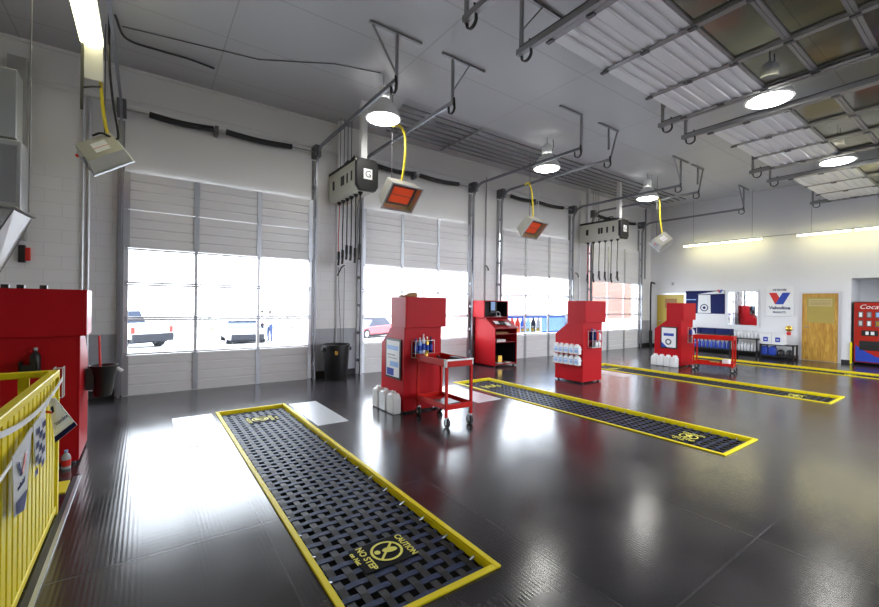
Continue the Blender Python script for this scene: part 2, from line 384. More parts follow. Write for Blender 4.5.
def hanger_mb(x, y, z, style):
    h = MB(); s = style
    if s == 'T1':   # angle iron on ceiling, drop at middle, brace to its left end
        h.box(x-.40, x+.42, y-.02, y+.02, CEIL-.03, CEIL, 'steel_grey'); h.box(x+.0, x+.035, y-.018, y+.018, z-.06, CEIL-.02, 'steel_grey')
        h.ribbon([(x-.36, y, CEIL-.03), (x+.0, y, z+.12)], (0,1,0), .035, .012, 'steel_grey')
    elif s == 'T2':
        h.box(x-.22, x+.62, y-.02, y+.02, CEIL-.03, CEIL, 'steel_grey'); h.box(x-.035, x, y-.018, y+.018, z-.06, CEIL-.02, 'steel_grey')
        h.ribbon([(x+.30, y, CEIL-.03), (x-.02, y, z+.16)], (0,1,0), .035, .012, 'steel_grey')
    elif s == 'L1':
        h.box(x-.62, x+.06, y-.02, y+.02, CEIL-.03, CEIL, 'steel_grey'); h.box(x+.02, x+.06, y-.018, y+.018, z-.06, CEIL-.02, 'steel_grey')
    else:
        h.box(x-.40, x+.30, y-.02, y+.02, CEIL-.03, CEIL, 'steel_grey'); h.box(x-.05, x-.02, y-.018, y+.018, z+.2, CEIL-.02, 'steel_grey')
        h.ribbon([(x+.27, y, CEIL-.03), (x, y, z-.06)], (0,1,0), .035, .012, 'steel_grey')
    return h

door_desc = ['beside the yellow stair railing, pickup outside', 'behind the cabinet with a service cart', 'behind the tool desk, bottle banner in its glass', 'in the far corner, red brick outside']
hstyle = [('T1', 'T1'), ('T2', 'L1'), ('L2', 'T1'), ('L2', 'T1')]
YD = D-.085
for i in range(4):
    x0 = DX+DS*i; x1 = x0+DW
    d = thing('door_%d' % (i+1), 'white closed overhead door with glazed middle ' + door_desc[i], 'overhead door', (x0, YD, 0), kind='structure')
    off = (x0, YD, 0)
    for j in range(6):
        z0, z1 = SEC[j]+.003, SEC[j+1]-.003
        if j in (1, 2, 3):
            f = MB(); xa, xb = x0+.02, x1-.02
            f.box(xa, xb, YD, YD+.045, z0, z0+.03, 'alu'); f.box(xa, xb, YD, YD+.045, z1-.03, z1, 'alu')
            cols = [xa, xa+.95, xb-.95, xb]
            for c, wd in ((xa+.03, .06), (x0+DW/3, .05), (x0+2*DW/3, .05), (xb-.03, .06)): f.box(c-wd/2, c+wd/2, YD+.002, YD+.043, z0, z1, 'alu')
            f.build('glazed_section_frame', d, off=off)
            for k in range(3):
                a, b = x0+DW/3*k+.03, x0+DW/3*(k+1)-.03
                MB().box(a, b, YD+.018, YD+.024, z0+.03, z1-.03, 'glass').build('pane', d, off=off)
        else:
            f = MB(); poly = [(YD+p[0], p[1]) for p in ribbed(z0, z1)]
            f.prism(poly, 'x', x0+.02, x1-.02, 'door_white').build('solid_section', d, off=off, smooth=False)
    for c in (x0+.05, x0+DW/3, x0+2*DW/3, x1-.05):
        s = MB()
        for j in (0, 4, 5): s.box(c-.042, c+.042, YD-.014, YD, SEC[j]+.01, SEC[j+1]-.01, 'galv')
        for z in SEC[1:-1]: s.box(c-.02, c+.02, YD-.03, YD-.012, z-.04, z+.04, 'galv')
        s.build('stile', d, off=off)
    for side, x in (('l', x0-.03), ('r', x1+.03)):
        tr = MB(); ys = D-.15
        channel(tr, track_path(ys, 4.65, 5.05), x, 'galv_dark')
        tr.box(x-.045, x+.045, D-.02, D, 0, 4.45, 'steel_grey')
        for z in [.3, .9, 1.5, 2.1, 2.7, 3.3, 3.9]: tr.box(x-.01, x+.01, ys, D, z-.03, z+.03, 'galv')
        tr.build('track', d, off=off)
        st = hstyle[i][0 if side == 'l' else 1]
        hanger_mb(x, 5.06, 4.65, st).build('track_hanger', d, off=off)
        bumper_mb(x, 5.03, 4.62, 1).build('bumper_spring', d, off=off)
        br = MB().box(x-.06, x+.06, D-.24, D, 4.49, 4.72, 'steel_dark'); br.cyl((x-.05, D-.13, 4.6), (x+.05, D-.13, 4.6), .09, 'steel_dark', 16)
        br.build('bearing_bracket', d, off=off)
    MB().cyl((x0, D-.13, 4.6), (x1, D-.13, 4.6), .014, 'steel_grey', 8).box(x0+1.28, x0+1.34, D-.16, D, 4.5, 4.66, 'steel_dark').build('torsion_shaft', d, off=off)
    for a, b in ((.33, 1.26), (1.46, 2.62)):
        pts = [(x0+a+(b-a)*k/12, D-.13, 4.6-.03*math.sin(PI*k/12)) for k in range(13)]
        MB().tube(pts, .05, 'black_rubber', 12).build('torsion_spring', d, off=off)

# open doors of the opposite wall, run back under the ceiling
odesc = [None, 'nearest of the three under the ceiling', 'middle of the three, a round lamp hanging at each side', 'last of the three, next to the white end wall']
OZ = 4.62; OB = [3.16, 2.63, 2.10, 1.56, 1.02, .48, -.02]
for i in range(1, 4):
    x0, x1 = ODX[i]
    d = thing('door_%d' % (i+4), 'white overhead door rolled up flat, ' + odesc[i], 'overhead door', (x0, 1.5, OZ), kind='structure'); off = (x0, 1.5, OZ)
    cw = (x1-x0)/3
    for j in range(6):
        ya, yb = OB[j+1]+.003, OB[j]-.003
        if 2 <= j <= 4:
            f = MB(); f.box(x0+.02, x1-.02, ya, ya+.035, OZ, OZ+.045, 'steel_grey'); f.box(x0+.02, x1-.02, yb-.035, yb, OZ, OZ+.045, 'steel_grey')
            for c in (x0+.05, x0+cw, x0+2*cw, x1-.05): f.box(c-.04, c+.04, ya, yb, OZ+.002, OZ+.043, 'steel_grey')
            f.build('glazed_section_frame', d, off=off)
            for k in range(3): MB().box(x0+cw*k+.04, x0+cw*(k+1)-.04, ya+.035, yb-.035, OZ+.02, OZ+.026, 'glass_amber').build('pane', d, off=off)
        else:
            h = yb-ya; pts = [(ya, OZ+.045), (yb, OZ+.045), (yb, OZ)]
            for k in range(3, 0, -1):
                yc = ya+h*k/4; pts += [(yc+.026, OZ), (yc+.016, OZ-.022), (yc-.016, OZ-.022), (yc-.026, OZ)]
            pts.append((ya, OZ))
            MB().prism(pts, 'x', x0+.02, x1-.02, 'door_white').build('solid_section', d, off=off, smooth=False)
    for c in (x0+.05, x0+cw, x0+2*cw, x1-.05):
        s = MB()
        for j in range(6):
            s.box(c-.04, c+.04, OB[j+1]+.01, OB[j]-.01, OZ-.03, OZ-.019, 'steel_grey')
            s.box(c-.025, c+.025, OB[j]-.06, OB[j]+.03, OZ-.05, OZ-.03, 'steel_dark')
        s.build('stile', d, off=off)
    for x, sg in ((x0-.03, -1), (x1+.03, 1)):
        tr = MB(); tr.box(x-.03, x+.03, -.12, 3.58, OZ-.035, OZ+.035, 'steel_grey'); tr.box(x-.035, x+.035, -.12, 3.52, OZ+.035, OZ+.05, 'steel_dark')
        for y in (.5, 1.6, 2.7): tr.cyl((x, y, OZ), (x-.08*sg, y, OZ), .025, 'steel_dark', 8)
        tr.build('track', d, off=off)
        h = MB(); h.box(x-.018, x+.018, 3.50, 3.54, OZ-.06, CEIL, 'steel_grey'); h.box(x-.05, x+.75, 3.50, 3.54, CEIL-.03, CEIL, 'steel_grey'); h.ribbon([(x+.36, 3.52, CEIL-.03), (x, 3.52, OZ+.25)], (0,1,0), .035, .012, 'steel_grey')
        h.build('track_hanger', d, off=off)
        b = bumper_mb(x, 3.36, OZ-.02, 1); b.build('bumper_spring', d, off=off)
x = 2.77
d = thing('door_track', 'ceiling door track whose end hangs at the top edge, left of the open doors', 'door track', (x, 1.5, 4.62), group=None); off = (x, 1.5, 4.62)
MB().box(x-.03, x+.03, -.12, 3.50, OZ-.035, OZ+.035, 'steel_grey').build('rail', d, off=off)
h = MB(); h.box(x-.018, x+.018, 3.44, 3.48, OZ-.06, CEIL, 'steel_grey'); h.box(x-.4, x+.42, 3.44, 3.48, CEIL-.03, CEIL, 'steel_grey'); h.ribbon([(x+.36, 3.46, CEIL-.03), (x, 3.46, OZ+.2)], (0,1,0), .035, .012, 'steel_grey'); h.build('track_hanger', d, off=off)
bumper_mb(x, 3.30, OZ-.02, 1).build('bumper_spring', d, off=off)

# ------------------------------------------------------------------ pits with strap nets
def net_mesh():
    mb = MB(); nx, ny = 9, 46
    xa, xb, ya, yb = .05, PW-.05, .05, (PYF-PYN)-.05
    dx, dy = (xb-xa)/nx, (yb-ya)/ny
    zb = -.036
    def sag(x, y): return 0
    for i in range(nx):
        x = xa+dx*(i+.5); pts = [(x, ya, zb)]
        for j in range(ny): pts.append((x, ya+dy*(j+.5), zb+.003*(1 if (i+j) % 2 else -1)))
        pts.append((x, yb, zb)); mb.ribbon(pts, (1,0,0), dx*.50, .003, 'strap_black')
    for j in range(ny):
        y = ya+dy*(j+.5); pts = [(xa, y, zb)]
        for i in range(nx): pts.append((xa+dx*(i+.5), y, zb-.003*(1 if (i+j) % 2 else -1)))
        pts.append((xb, y, zb)); mb.ribbon(pts, (0,1,0), dy*.43, .003, 'strap_blue')
    return mb
L = PYF-PYN
def emblem(mb, cx, cy, s=1):
    # read with the pit's long axis: baseline runs along -y*s, tops point to +x*s
    z = -.027; xd = (0,-s,0); yd = (s,0,0)
    mb.box(cx-.175-.03*s, cx+.175-.03*s, cy-.135, cy+.135, z-.004, z, 'patch')
    n = 28; r1, r2 = .105, .088; vs = []; fs = []
    for k in range(n):
        c, q = math.cos(2*PI*k/n), math.sin(2*PI*k/n); vs += [(cx+r1*c, cy+r1*q, z+.003), (cx+r2*c, cy+r2*q, z+.003)]
    for k in range(n): fs.append((2*k, 2*((k+1) % n), 2*((k+1) % n)+1, 2*k+1))
    mb.add(vs, fs, 'stitch_yellow')
    a = .068
    mb.ribbon([(cx-a*s, cy-a, z+.003), (cx+a*s, cy+a, z+.003)], (0,0,1), .002, .016, 'stitch_yellow')
    # shoe sole: toe blob and heel
    def blob(px, py, rx, ry, rot):
        vv = [(cx+s*(px+math.cos(rot)*rx*math.cos(t)-math.sin(rot)*ry*math.sin(t)), cy-s*(py+math.sin(rot)*rx*math.cos(t)+math.cos(rot)*ry*math.sin(t)), z+.004) for t in [2*PI*k/14 for k in range(14)]]
        mb.add(vv, [tuple(range(14))], 'stitch_yellow')
    blob(.022, .0, .05, .028, .25); blob(-.06, -.012, .02, .022, 0)
    mb.text('CAUTION', (cx+s*.14, cy, z), xd, yd, .046, 'stitch_yellow', .25, bold=.02)
    mb.text('NO STEP', (cx-s*.14, cy, z), xd, yd, .046, 'stitch_yellow', .25, bold=.02)
    mb.text('on Net', (cx-s*.20, cy+s*.03, z), xd, yd, .034, 'stitch_yellow', .13, bold=.02)
pdesc = ['yellow framed pit net nearest the stair railing', 'yellow framed pit net between the service cart and the middle cabinet', 'yellow framed pit net crossing behind the middle cabinet', 'yellow framed pit net farthest off, before the black shelves']
pit0 = thing('pit_net', pdesc[0], 'pit cover', (PX, PYN, 0), group='strap nets over the service pits')
f = MB()
for a in ((0, .04, 0, L), (PW-.04, PW, 0, L), (.04, PW-.04, 0, .04), (.04, PW-.04, L-.04, L)): f.box(*a, 0., .014, 'yellow')
f.box(.03, .042, .03, L-.03, -.05, 0, 'yellow'); f.box(PW-.042, PW-.03, .03, L-.03, -.05, 0, 'yellow'); f.box(.03, PW-.03, L-.042, L-.03, -.05, 0, 'yellow'); f.box(.03, PW-.03, .03, .042, -.05, 0, 'yellow')
f.build('frame', pit0, bevel=.004)
net_mesh().build('strap_net', pit0, smooth=False)
for k in range(16):
    y = .2+(L-.4)*k/15
    MB().cyl((.040, y, -.02), (.09, y, -.043), .006, 'galv', 6).build('hook', pit0); MB().cyl((PW-.040, y, -.02), (PW-.09, y, -.043), .006, 'galv', 6).build('hook', pit0)
e = MB(); emblem(e, .47, .565, 1); e.build('warning_patch', pit0, smooth=False)
e = MB(); emblem(e, .47, L-.56, -1); e.build('warning_patch', pit0, smooth=False)
for i in range(1, 4): dup(pit0, (PX+PS*i, PYN, 0), 0, pdesc[i])
# pit shafts
p = MB()
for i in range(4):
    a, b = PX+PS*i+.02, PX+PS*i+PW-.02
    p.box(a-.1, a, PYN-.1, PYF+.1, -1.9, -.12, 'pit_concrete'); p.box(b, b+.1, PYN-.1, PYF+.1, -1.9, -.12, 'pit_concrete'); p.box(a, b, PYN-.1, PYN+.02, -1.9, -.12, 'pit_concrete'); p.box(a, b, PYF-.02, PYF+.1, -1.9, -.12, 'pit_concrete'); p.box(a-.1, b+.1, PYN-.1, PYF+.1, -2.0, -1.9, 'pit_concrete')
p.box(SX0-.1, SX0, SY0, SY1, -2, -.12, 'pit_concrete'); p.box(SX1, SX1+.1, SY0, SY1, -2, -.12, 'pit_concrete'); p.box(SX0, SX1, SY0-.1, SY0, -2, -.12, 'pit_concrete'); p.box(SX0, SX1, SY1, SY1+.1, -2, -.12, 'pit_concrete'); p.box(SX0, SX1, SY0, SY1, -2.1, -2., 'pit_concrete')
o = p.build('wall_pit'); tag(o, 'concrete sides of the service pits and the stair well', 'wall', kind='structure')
# steel plates beside the pit ends
pl = [(.30, .76, 5.1, 6.45, 'bright steel floor plate on the railing side of the first pit'), (1.79, 2.20, 5.12, 6.42, 'bright steel floor plate between the first pit and the white jugs'),
      (4.30, 4.80, 4.95, 6.25, 'bright steel floor plate behind the service cart'), (8.52, 9.0, 5.0, 6.3, 'bright steel floor plate beside the middle red cabinet'), ]
for a, b, c, d_, lb in pl:
    o = MB().box(a, b, c, d_, 0, .004, 'steel_plate').build('floor_plate', base=True); tag(o, lb, 'floor plate', 'steel floor plates beside the pits')

# ------------------------------------------------------------------ stair railing, bunting, floor strip
RX = -.53; RY1 = 4.08; RY0 = 1.1
rl = thing('stair_railing', 'bright yellow steel railing around the stair well', 'railing', (RX, RY1, 0)); off = (RX, RY1, 0)
MB().box(RX-.025, RX+.025, RY0, RY1, 1.0, 1.045, 'yellow').build('top_rail', rl, off=off, bevel=.006)
MB().box(RX-1.25, RX-.025, RY1-.045, RY1, 1.0, 1.045, 'yellow').build('top_rail', rl, off=off, bevel=.006)
MB().box(RX-.02, RX+.02, RY0, RY1, .02, .065, 'yellow').build('bottom_rail', rl, off=off, bevel=.006)
MB().box(RX-1.25, RX-.02, RY1-.04, RY1, .06, .10, 'yellow').build('bottom_rail', rl, off=off, bevel=.006)
for y in (RY1-.025, RY0+.02): MB().box(RX-.025, RX+.025, y-.025, y+.025, 0, 1.0, 'yellow').build('post', rl, off=off)
MB().box(RX-1.25, RX-1.2, RY1-.05, RY1, 0, 1.0, 'yellow').build('post', rl, off=off)
y = RY1-.14
while y > RY0+.1:
    MB().box(RX-.014, RX+.014, y-.036, y+.036, .06, 1.0, 'yellow').build('baluster', rl, off=off); y -= .105
xx = RX-.16
while xx > RX-1.2:
    MB().box(xx-.028, xx+.028, RY1-.035, RY1-.008, .1, 1.0, 'yellow').build('baluster', rl, off=off); xx -= .15
o = MB().box(-.50, -.465, .6, 4.80, 0, .006, 'black').box(-.467, -.445, .6, 4.80, 0, .010, 'galv').build('floor_edge_strip', base=True); tag(o, 'silver edging strip along the stair opening', 'edge strip')
k = thing('stair_edge', 'yellow steel kerb at the head of the stair well', 'kerb', (-1.1, SY1, 0)); off = (-1.1, SY1, 0)
MB().box(SX0, -.51, SY1-.0, SY1+.26, 0, .012, 'yellow').build('landing_plate', k, off=off)
MB().box(SX1-.012, SX1, RY0, SY1, -.10, -.002, 'yellow').build('side_angle', k, off=off)
st = thing('stair', 'yellow edged steel steps going down inside the railing', 'stair', (-1.1, 2, -1.9)); off = (-1.1, 2, -1.9)
for j in range(8):
    z = -.2-.2*j; y1 = SY1-.03-.27*j
    MB().box(SX0+.05, SX1-.03, y1-.27, y1, z-.03, z, 'steel_dark').box(SX0+.05, SX1-.03, y1-.275, y1-.25, z-.04, z+.004, 'yellow').build('tread', st, off=off)

bt = thing('pennant_bunting', 'string of white and blue racing pennants draped on the yellow railing', 'bunting', (-.49, 3.8, .7)); off = (-.49, 3.8, .7)
def drape(pa, pb, sag, n=14):
    pa, pb = Vector(pa), Vector(pb); return [pa.lerp(pb, k/n)-Vector((0,0,sag*4*(k/n)*(1-k/n))) for k in range(n+1)]
MB().ribbon(drape((-.490, 4.08, .98), (-.485, 2.2, 1.04), .08), (0,0,1), .028, .004, 'white').build('cord', bt, off=off)
MB().ribbon(drape((-.484, 3.6, .94), (-.482, 2.2, .80), .02), (0,0,1), .022, .004, 'white').build('cord', bt, off=off)
def pennant(pts, thick_dir, m, extra=None):
    mb = MB(); t = Vector(thick_dir)*.002; n = len(pts); P = [Vector(p) for p in pts]
    mb.add([p-t for p in P]+[p+t for p in P], [tuple(range(n-1, -1, -1)), tuple(range(n, 2*n))]+[(i, (i+1) % n, n+(i+1) % n, n+i) for i in range(n)], m)
    if extra: extra(mb)
    return mb
# first pennant, blown outward: plane y about 3.95
A, B, Cc, Dd = Vector((-.498, 3.58, .93)), Vector((-.46, 3.55, .935)), Vector((-.35, 3.52, .75)), Vector((-.455, 3.54, .65))
nrm = (Cc-A).cross(Dd-A).normalized()
if nrm.y > 0: nrm = -nrm
def ex1(mb):
    q = [Dd.lerp(A, .13), Dd, Cc, Cc.lerp(B, .13)]; mb.add([p+nrm*.004 for p in q], [(0,1,2,3)], 'navy')
    mid = A.lerp(Dd, .62).lerp(B.lerp(Cc, .62), .55); xd = (Cc-Dd).normalized(); yd = (A-Dd); yd = (yd-xd*yd.dot(xd)).normalized()
    mb.text('Valvoline', mid+nrm*.004, xd, yd, .022, 'navy', .08)
    u = mid+yd*.1
    mb.add([p+nrm*.004 for p in (u-xd*.03, u-xd*.012, u+xd*.004-yd*.035, u-xd*.008-yd*.035)], [(0,1,2,3)], 'logo_red'); mb.add([p+nrm*.004 for p in (u+xd*.012, u+xd*.03, u+xd*.008-yd*.035, u-xd*.004-yd*.035)], [(0,1,2,3)], 'navy')
pennant([A, Dd, Cc, B], nrm, 'film_white', ex1).build('pennant', bt, off=off, smooth=False)
def ex2(mb):
    for i in range(7):
        for j in range(3):
            if (i+j) % 2: continue
            y = 3.35-.085*j-.006*i; z = .85-.036*i; x = -.474
            mb.add([(x, y, z), (x, y-.08, z), (x+.001, y-.086, z-.034), (x+.001, y-.006, z-.034)], [(0,1,2,3)], 'navy')
pennant([(-.480, 3.36, .90), (-.480, 3.04, .89), (-.478, 3.10, .65), (-.478, 3.38, .60)], (1,0,0), 'film_white', ex2).build('pennant', bt, off=off, smooth=False)
def ex3(mb):
    x = -.472
    mb.add([(x, 2.86, .80), (x, 2.82, .80), (x, 2.76, .72), (x, 2.80, .72)], [(0,1,2,3)], 'logo_red'); mb.add([(x, 2.71, .80), (x, 2.67, .80), (x, 2.74, .72), (x, 2.78, .72)], [(0,1,2,3)], 'navy')
    mb.text('Valvoline', (x, 2.76, .68), (0,-1,0), (0,0,1), .025, 'navy', .14)
    mb.add([(x, 2.89, .61), (x, 2.65, .63), (x, 2.66, .57), (x, 2.81, .53)], [(0,1,2,3)], 'navy')
pennant([(-.480, 3.0, .89), (-.480, 2.62, .85), (-.476, 2.64, .57), (-.476, 2.86, .52)], (1,0,0), 'film_white', ex3).build('pennant', bt, off=off, smooth=False)

# ------------------------------------------------------------------ red workstations
WW, WDP = .64, .68
def frame_poster(root, y0, y1, z0, z1, kind):
    f = MB(); x = -.0
    f.box(x-.02, x, y0-.03, y1+.03, z0-.03, z1+.03, 'black'); fo = f.build('poster_frame', root)
    p = MB(); x = -.021; p.box(x-.002, x, y0, y1, z0, z1, 'paper'); h = z1-z0; wd = y1-y0
    xx = x-.003
    def q(a, b, c, d_, m): p.add([(xx, y1-wd*a, z0+h*c), (xx, y1-wd*b, z0+h*c), (xx, y1-wd*b, z0+h*d_), (xx, y1-wd*a, z0+h*d_)], [(0,1,2,3)], m)
    if kind == 0:
        q(.06, .94, .74, .86, 'lightblue'); q(.1, .7, .58, .62, 'grey_plastic'); q(.1, .8, .50, .53, 'grey_plastic'); q(.05, .6, .02, .22, 'blue'); q(.3, .95, .28, .42, 'lightblue')
    else:
        q(.14, .86, .58, .72, 'blue'); p.cyl((xx, y1-wd*.48, z0+h*.28), (xx-.001, y1-wd*.48, z0+h*.28), .09*wd/.4, 'steel_dark', 20); p.cyl((xx-.001, y1-wd*.48, z0+h*.28), (xx-.002, y1-wd*.48, z0+h*.28), .05*wd/.4, 'paper', 20)
        p.add([(xx, y1, z0), (xx, y1-wd*.4, z0), (xx, y1, z0+h*.26)], [(0,1,2)], 'blue')
    p.build('poster', fo, smooth=False)
def workstation(label, loc, rz, group='red steel workstations'):
    r = thing('workstation', label, 'tool cabinet', loc, rz, group)
    prof = [(0, .03), (WDP, .03), (WDP, .96), (.38, 1.19), (.38, 1.215), (0, 1.215)]
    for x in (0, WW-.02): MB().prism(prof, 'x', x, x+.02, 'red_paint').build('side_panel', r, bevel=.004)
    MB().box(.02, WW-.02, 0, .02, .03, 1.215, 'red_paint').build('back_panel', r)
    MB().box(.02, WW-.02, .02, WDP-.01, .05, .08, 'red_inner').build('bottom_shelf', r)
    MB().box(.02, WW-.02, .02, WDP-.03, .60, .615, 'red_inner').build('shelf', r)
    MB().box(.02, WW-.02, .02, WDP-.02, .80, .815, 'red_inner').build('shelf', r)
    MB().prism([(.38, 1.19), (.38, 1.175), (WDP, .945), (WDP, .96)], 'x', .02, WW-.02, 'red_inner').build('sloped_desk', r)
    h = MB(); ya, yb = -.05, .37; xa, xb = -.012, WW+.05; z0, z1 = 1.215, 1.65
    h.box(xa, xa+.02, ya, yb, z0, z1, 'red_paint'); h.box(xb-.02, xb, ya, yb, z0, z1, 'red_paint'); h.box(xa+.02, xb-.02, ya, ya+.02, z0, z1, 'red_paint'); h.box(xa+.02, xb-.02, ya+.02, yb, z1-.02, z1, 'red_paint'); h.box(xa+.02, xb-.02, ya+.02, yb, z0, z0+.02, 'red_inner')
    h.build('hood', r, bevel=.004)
    for x, y in ((.05, .05), (WW-.05, .05), (.05, WDP-.06), (WW-.05, WDP-.06)): MB().cyl((x, y, 0), (x, y, .03), .025, 'black', 10).build('foot', r)
    return r
def wire_rack(root, x0, x1, y, z0, z1, d=.11, rows=(0,)):
    w = MB(); r = .005
    for z in (z0, z1): w.tube([(x0, y, z), (x0, y-d, z), (x1, y-d, z), (x1, y, z)], r, 'white', 6)
    for x in (x0, x1): w.tube([(x, y-d, z0), (x, y-d, z1)], r, 'white', 6); w.tube([(x, y-.006, z0), (x, y-.006, z1)], r, 'white', 6)
    for zf in rows: w.box(x0, x1, y-d, y-.002, zf-.004, zf, 'steel_grey')
    return w.build('wire_rack', root)

ws2 = workstation('red steel workstation beside the service cart, framed poster on its side', (2.98, 5.03, 0), 0)
frame_poster(ws2, .10, .48, .49, 1.01, 0); wire_rack(ws2, .12, .44, -.002, .79, 1.03, rows=(.85,))
ws1 = workstation('red steel workstation behind the yellow railing', (-.50-WW, 5.18, 0), 0)
wire_rack(ws1, .47, .53, -.002, .66, .93, .10); 
bb = MB(); bb.box(.24, .36, -.10, 0, .88, .90, 'black').box(.24, .25, -.10, 0, .90, 1.0, 'black').box(.35, .36, -.10, 0, .90, 1.0, 'black').box(.24, .36, -.10, -.09, .90, .97, 'black').build('holder', ws1)
ws3 = workstation('middle red steel workstation with two rows of white jugs on its side', (7.08, 5.02, 0), 0)
wire_rack(ws3, .16, .52, -.002, .72, 1.05, rows=(.86, .73))
w = MB()
for z in (.58, .36):
    w.tube([(0, .02, z+.10), (-.11, .02, z+.10), (-.11, .64, z+.10), (0, .64, z+.10)], .006, 'white', 6); w.box(-.11, 0, .02, .64, z-.004, z, 'red_paint')
    for y in (.02, .23, .43, .64): w.tube([(-.11, y, z), (-.11, y, z+.10)], .005, 'white', 6)
w.build('jug_rack', ws3)
ws4 = workstation('red steel workstation next to the far cart with blue and white poster', (11.20, 5.03, 0), 0)
frame_poster(ws4, .12, .48, .49, 1.0, 1); wire_rack(ws4, .36, .60, -.002, .62, 1.02, rows=(.83, .64))
_n0 = set(bpy.data.objects)
ws5 = workstation('open fronted red workstation by the door wall, shelves facing out', (7.68, 8.24, 0), PI, 'red steel workstations')
ws5.scale = (1.2, 1.12, 1)
MB().box(.022, WW-.022, .022, .028, .085, .595, 'black').box(.021, .026, .03, WDP-.03, .085, .595, 'black').box(WW-.026, WW-.021, .03, WDP-.03, .085, .595, 'black').build('bay_shade_boards', ws5)  # black boards added over the red bay, standing in for its backlit shade
MB().box(.012, WW+.028, -.028, -.022, 1.24, 1.628, 'black').box(.010, .014, -.02, .36, 1.24, 1.628, 'black').box(WW+.026, WW+.029, -.02, .36, 1.24, 1.628, 'black').box(.015, WW+.025, -.02, .36, 1.622, 1.629, 'black').build('hood_shade_boards', ws5)  # added black sheets paint the shade inside the red hood
# papers in its shelves are separate things
def bx(name, lb, cat, a, m, group=None, bevel=.003, extra=None):
    mb = MB().box(*a, m)
    if extra: extra(mb)
    o = mb.build(name, base=True, bevel=bevel); return tag(o, lb, cat, group)
bx('paper_stack', 'white paper stack in the wide slot of the open workstation', 'paper', (7.04, 7.34, 7.540, 7.760, .615, .675, ), 'paper')
bx('folder_stack', 'yellow folders lying under the sloped desk of the open workstation', 'folders', (7.02, 7.44, 7.560, 7.800, .815, .86), 'tan')
bx('parts_box', 'small yellow carton on the floor shelf of the open workstation', 'box', (7.16, 7.30, 7.620, 7.740, .08, .26), 'brass')
bx('notebook', 'white pad at the front of the open workstation floor shelf', 'notebook', (7.06, 7.24, 7.510, 7.600, .08, .095), 'paper')
bx('notebook', 'white booklet at the right end of the open workstation floor shelf', 'notebook', (7.34, 7.50, 7.510, 7.600, .08, .095), 'paper')
def scr(mb): mb.box(7.10, 7.24, 7.840, 7.842, 1.40, 1.62, 'lightblue')
bx('monitor', 'dark screen with a pale blue sheet inside the open workstation hood', 'monitor', (7.08, 7.30, 7.845, 7.890, 1.33, 1.60), 'black', extra=scr)
t = thing('headset', 'grey coiled cable headset lying in the open workstation hood', 'headset', (7.38, 7.870, 1.235))
tt = MB(); tt.tube([(.07*math.cos(a), .02*math.sin(a), .07+.06*math.sin(a)) for a in [2*PI*k/16 for k in range(17)]], .012, 'grey_plastic', 8); tt.build('band', t)
MB().box(-.09, .09, -.03, .03, 0, .02, 'grey_plastic').build('cradle', t)
t = thing('keyboard', 'black keyboard with white sheet on the open workstation desk', 'keyboard', (7.27, 7.640, 1.07)); t.rotation_euler = (R(34.4), 0, 0); t.location.z = 1.075
MB().box(-.18, .14, -.08, .08, .0, .02, 'black').build('body', t, bevel=.004); MB().box(-.24, -.10, -.05, .07, .021, .025, 'paper').build('sheet', t); MB().box(.10, .24, -.12, .0, .021, .025, 'paper').build('sheet', t)

for o in bpy.data.objects:
    if o not in _n0 and o.parent is None: o.location.x += .10
# ------------------------------------------------------------------ bottles and jugs
def bottle(label, loc, r, h, body, cap, group=None, lab=None, name='bottle'):
    t = thing(name, label, 'bottle', loc, 0, group)
    MB().lathe([(r*.92, 0), (r, .01), (r, h*.62), (r*.8, h*.74), (r*.36, h*.84), (r*.36, h*.9)], body, n=14).build('body', t)
    MB().cyl((0,0,h*.9), (0,0,h), r*.42, cap, 12).build('cap', t)
    if lab:
        l = MB(); l.lathe([(r*1.02, h*.16), (r*1.02, h*.5)], lab, n=14); l.build('label_band', t)
    return t
def jug(label, loc, sx, sy, h, body, cap, rz=0, group=None, lab=None):
    t = thing('oil_jug', label, 'jug', loc, rz, group)
    m = MB(); m.prism([(-sx/2, 0), (sx/2, 0), (sx/2, h*.72), (sx*.22, h*.92), (-sx*.22, h*.92), (-sx/2, h*.78)], 'y', -sy/2, sy/2, body); m.build('body', t, bevel=sy*.14)
    MB().cyl((0,0,h*.90), (0,0,h), min(sx, sy)*.22, cap, 12).build('cap', t)
    MB().tube([(-sx*.40, 0, h*.80), (-sx*.42, 0, h*.95), (-sx*.2, 0, h*1.0), (-sx*.12, 0, h*.93)], min(sx, sy)*.08, body, 8).build('handle', t)
    if lab: MB().box(-sx*.36, sx*.36, -sy/2-.002, -sy/2, h*.2, h*.62, lab).build('label_panel', t)
    return t
jl = ['white oil jug on the floor by the poster workstation, farthest of three', 'bluish white oil jug on the floor between two whiter ones', 'white oil jug on the floor by the poster workstation, nearest of three']
for k, y in enumerate((5.60, 5.37, 5.14)): jug(jl[k], (2.885, y, 0), .20, .13, .31, ['white', 'lightblue' if 0 else 'white_gloss', 'white'][k], 'white', -PI/2, 'white oil jugs on the floor')
jl = ['white oil jug on the floor below the blue and white poster, farthest of four', 'white oil jug below the blue and white poster, second farthest of four', 'white oil jug below the blue and white poster, second nearest of four', 'white oil jug on the floor below the blue and white poster, nearest of four']
for k in range(4): jug(jl[k], (11.08, 5.63-.165*k, 0), .155, .16, .30, 'white', 'white', PI/2, 'white oil jugs below the poster')
for row, z in enumerate((.58, .36)):
    for k in range(5):
        jug(['white jug in the upper side rack of the middle workstation', 'white jug in the lower side rack of the middle workstation'][row], (7.02, 5.10+.124*k, z), .115, .095, .20, 'white_gloss', 'white', -PI/2, ['jugs in the upper side rack', 'jugs in the lower side rack'][row], 'lightblue')
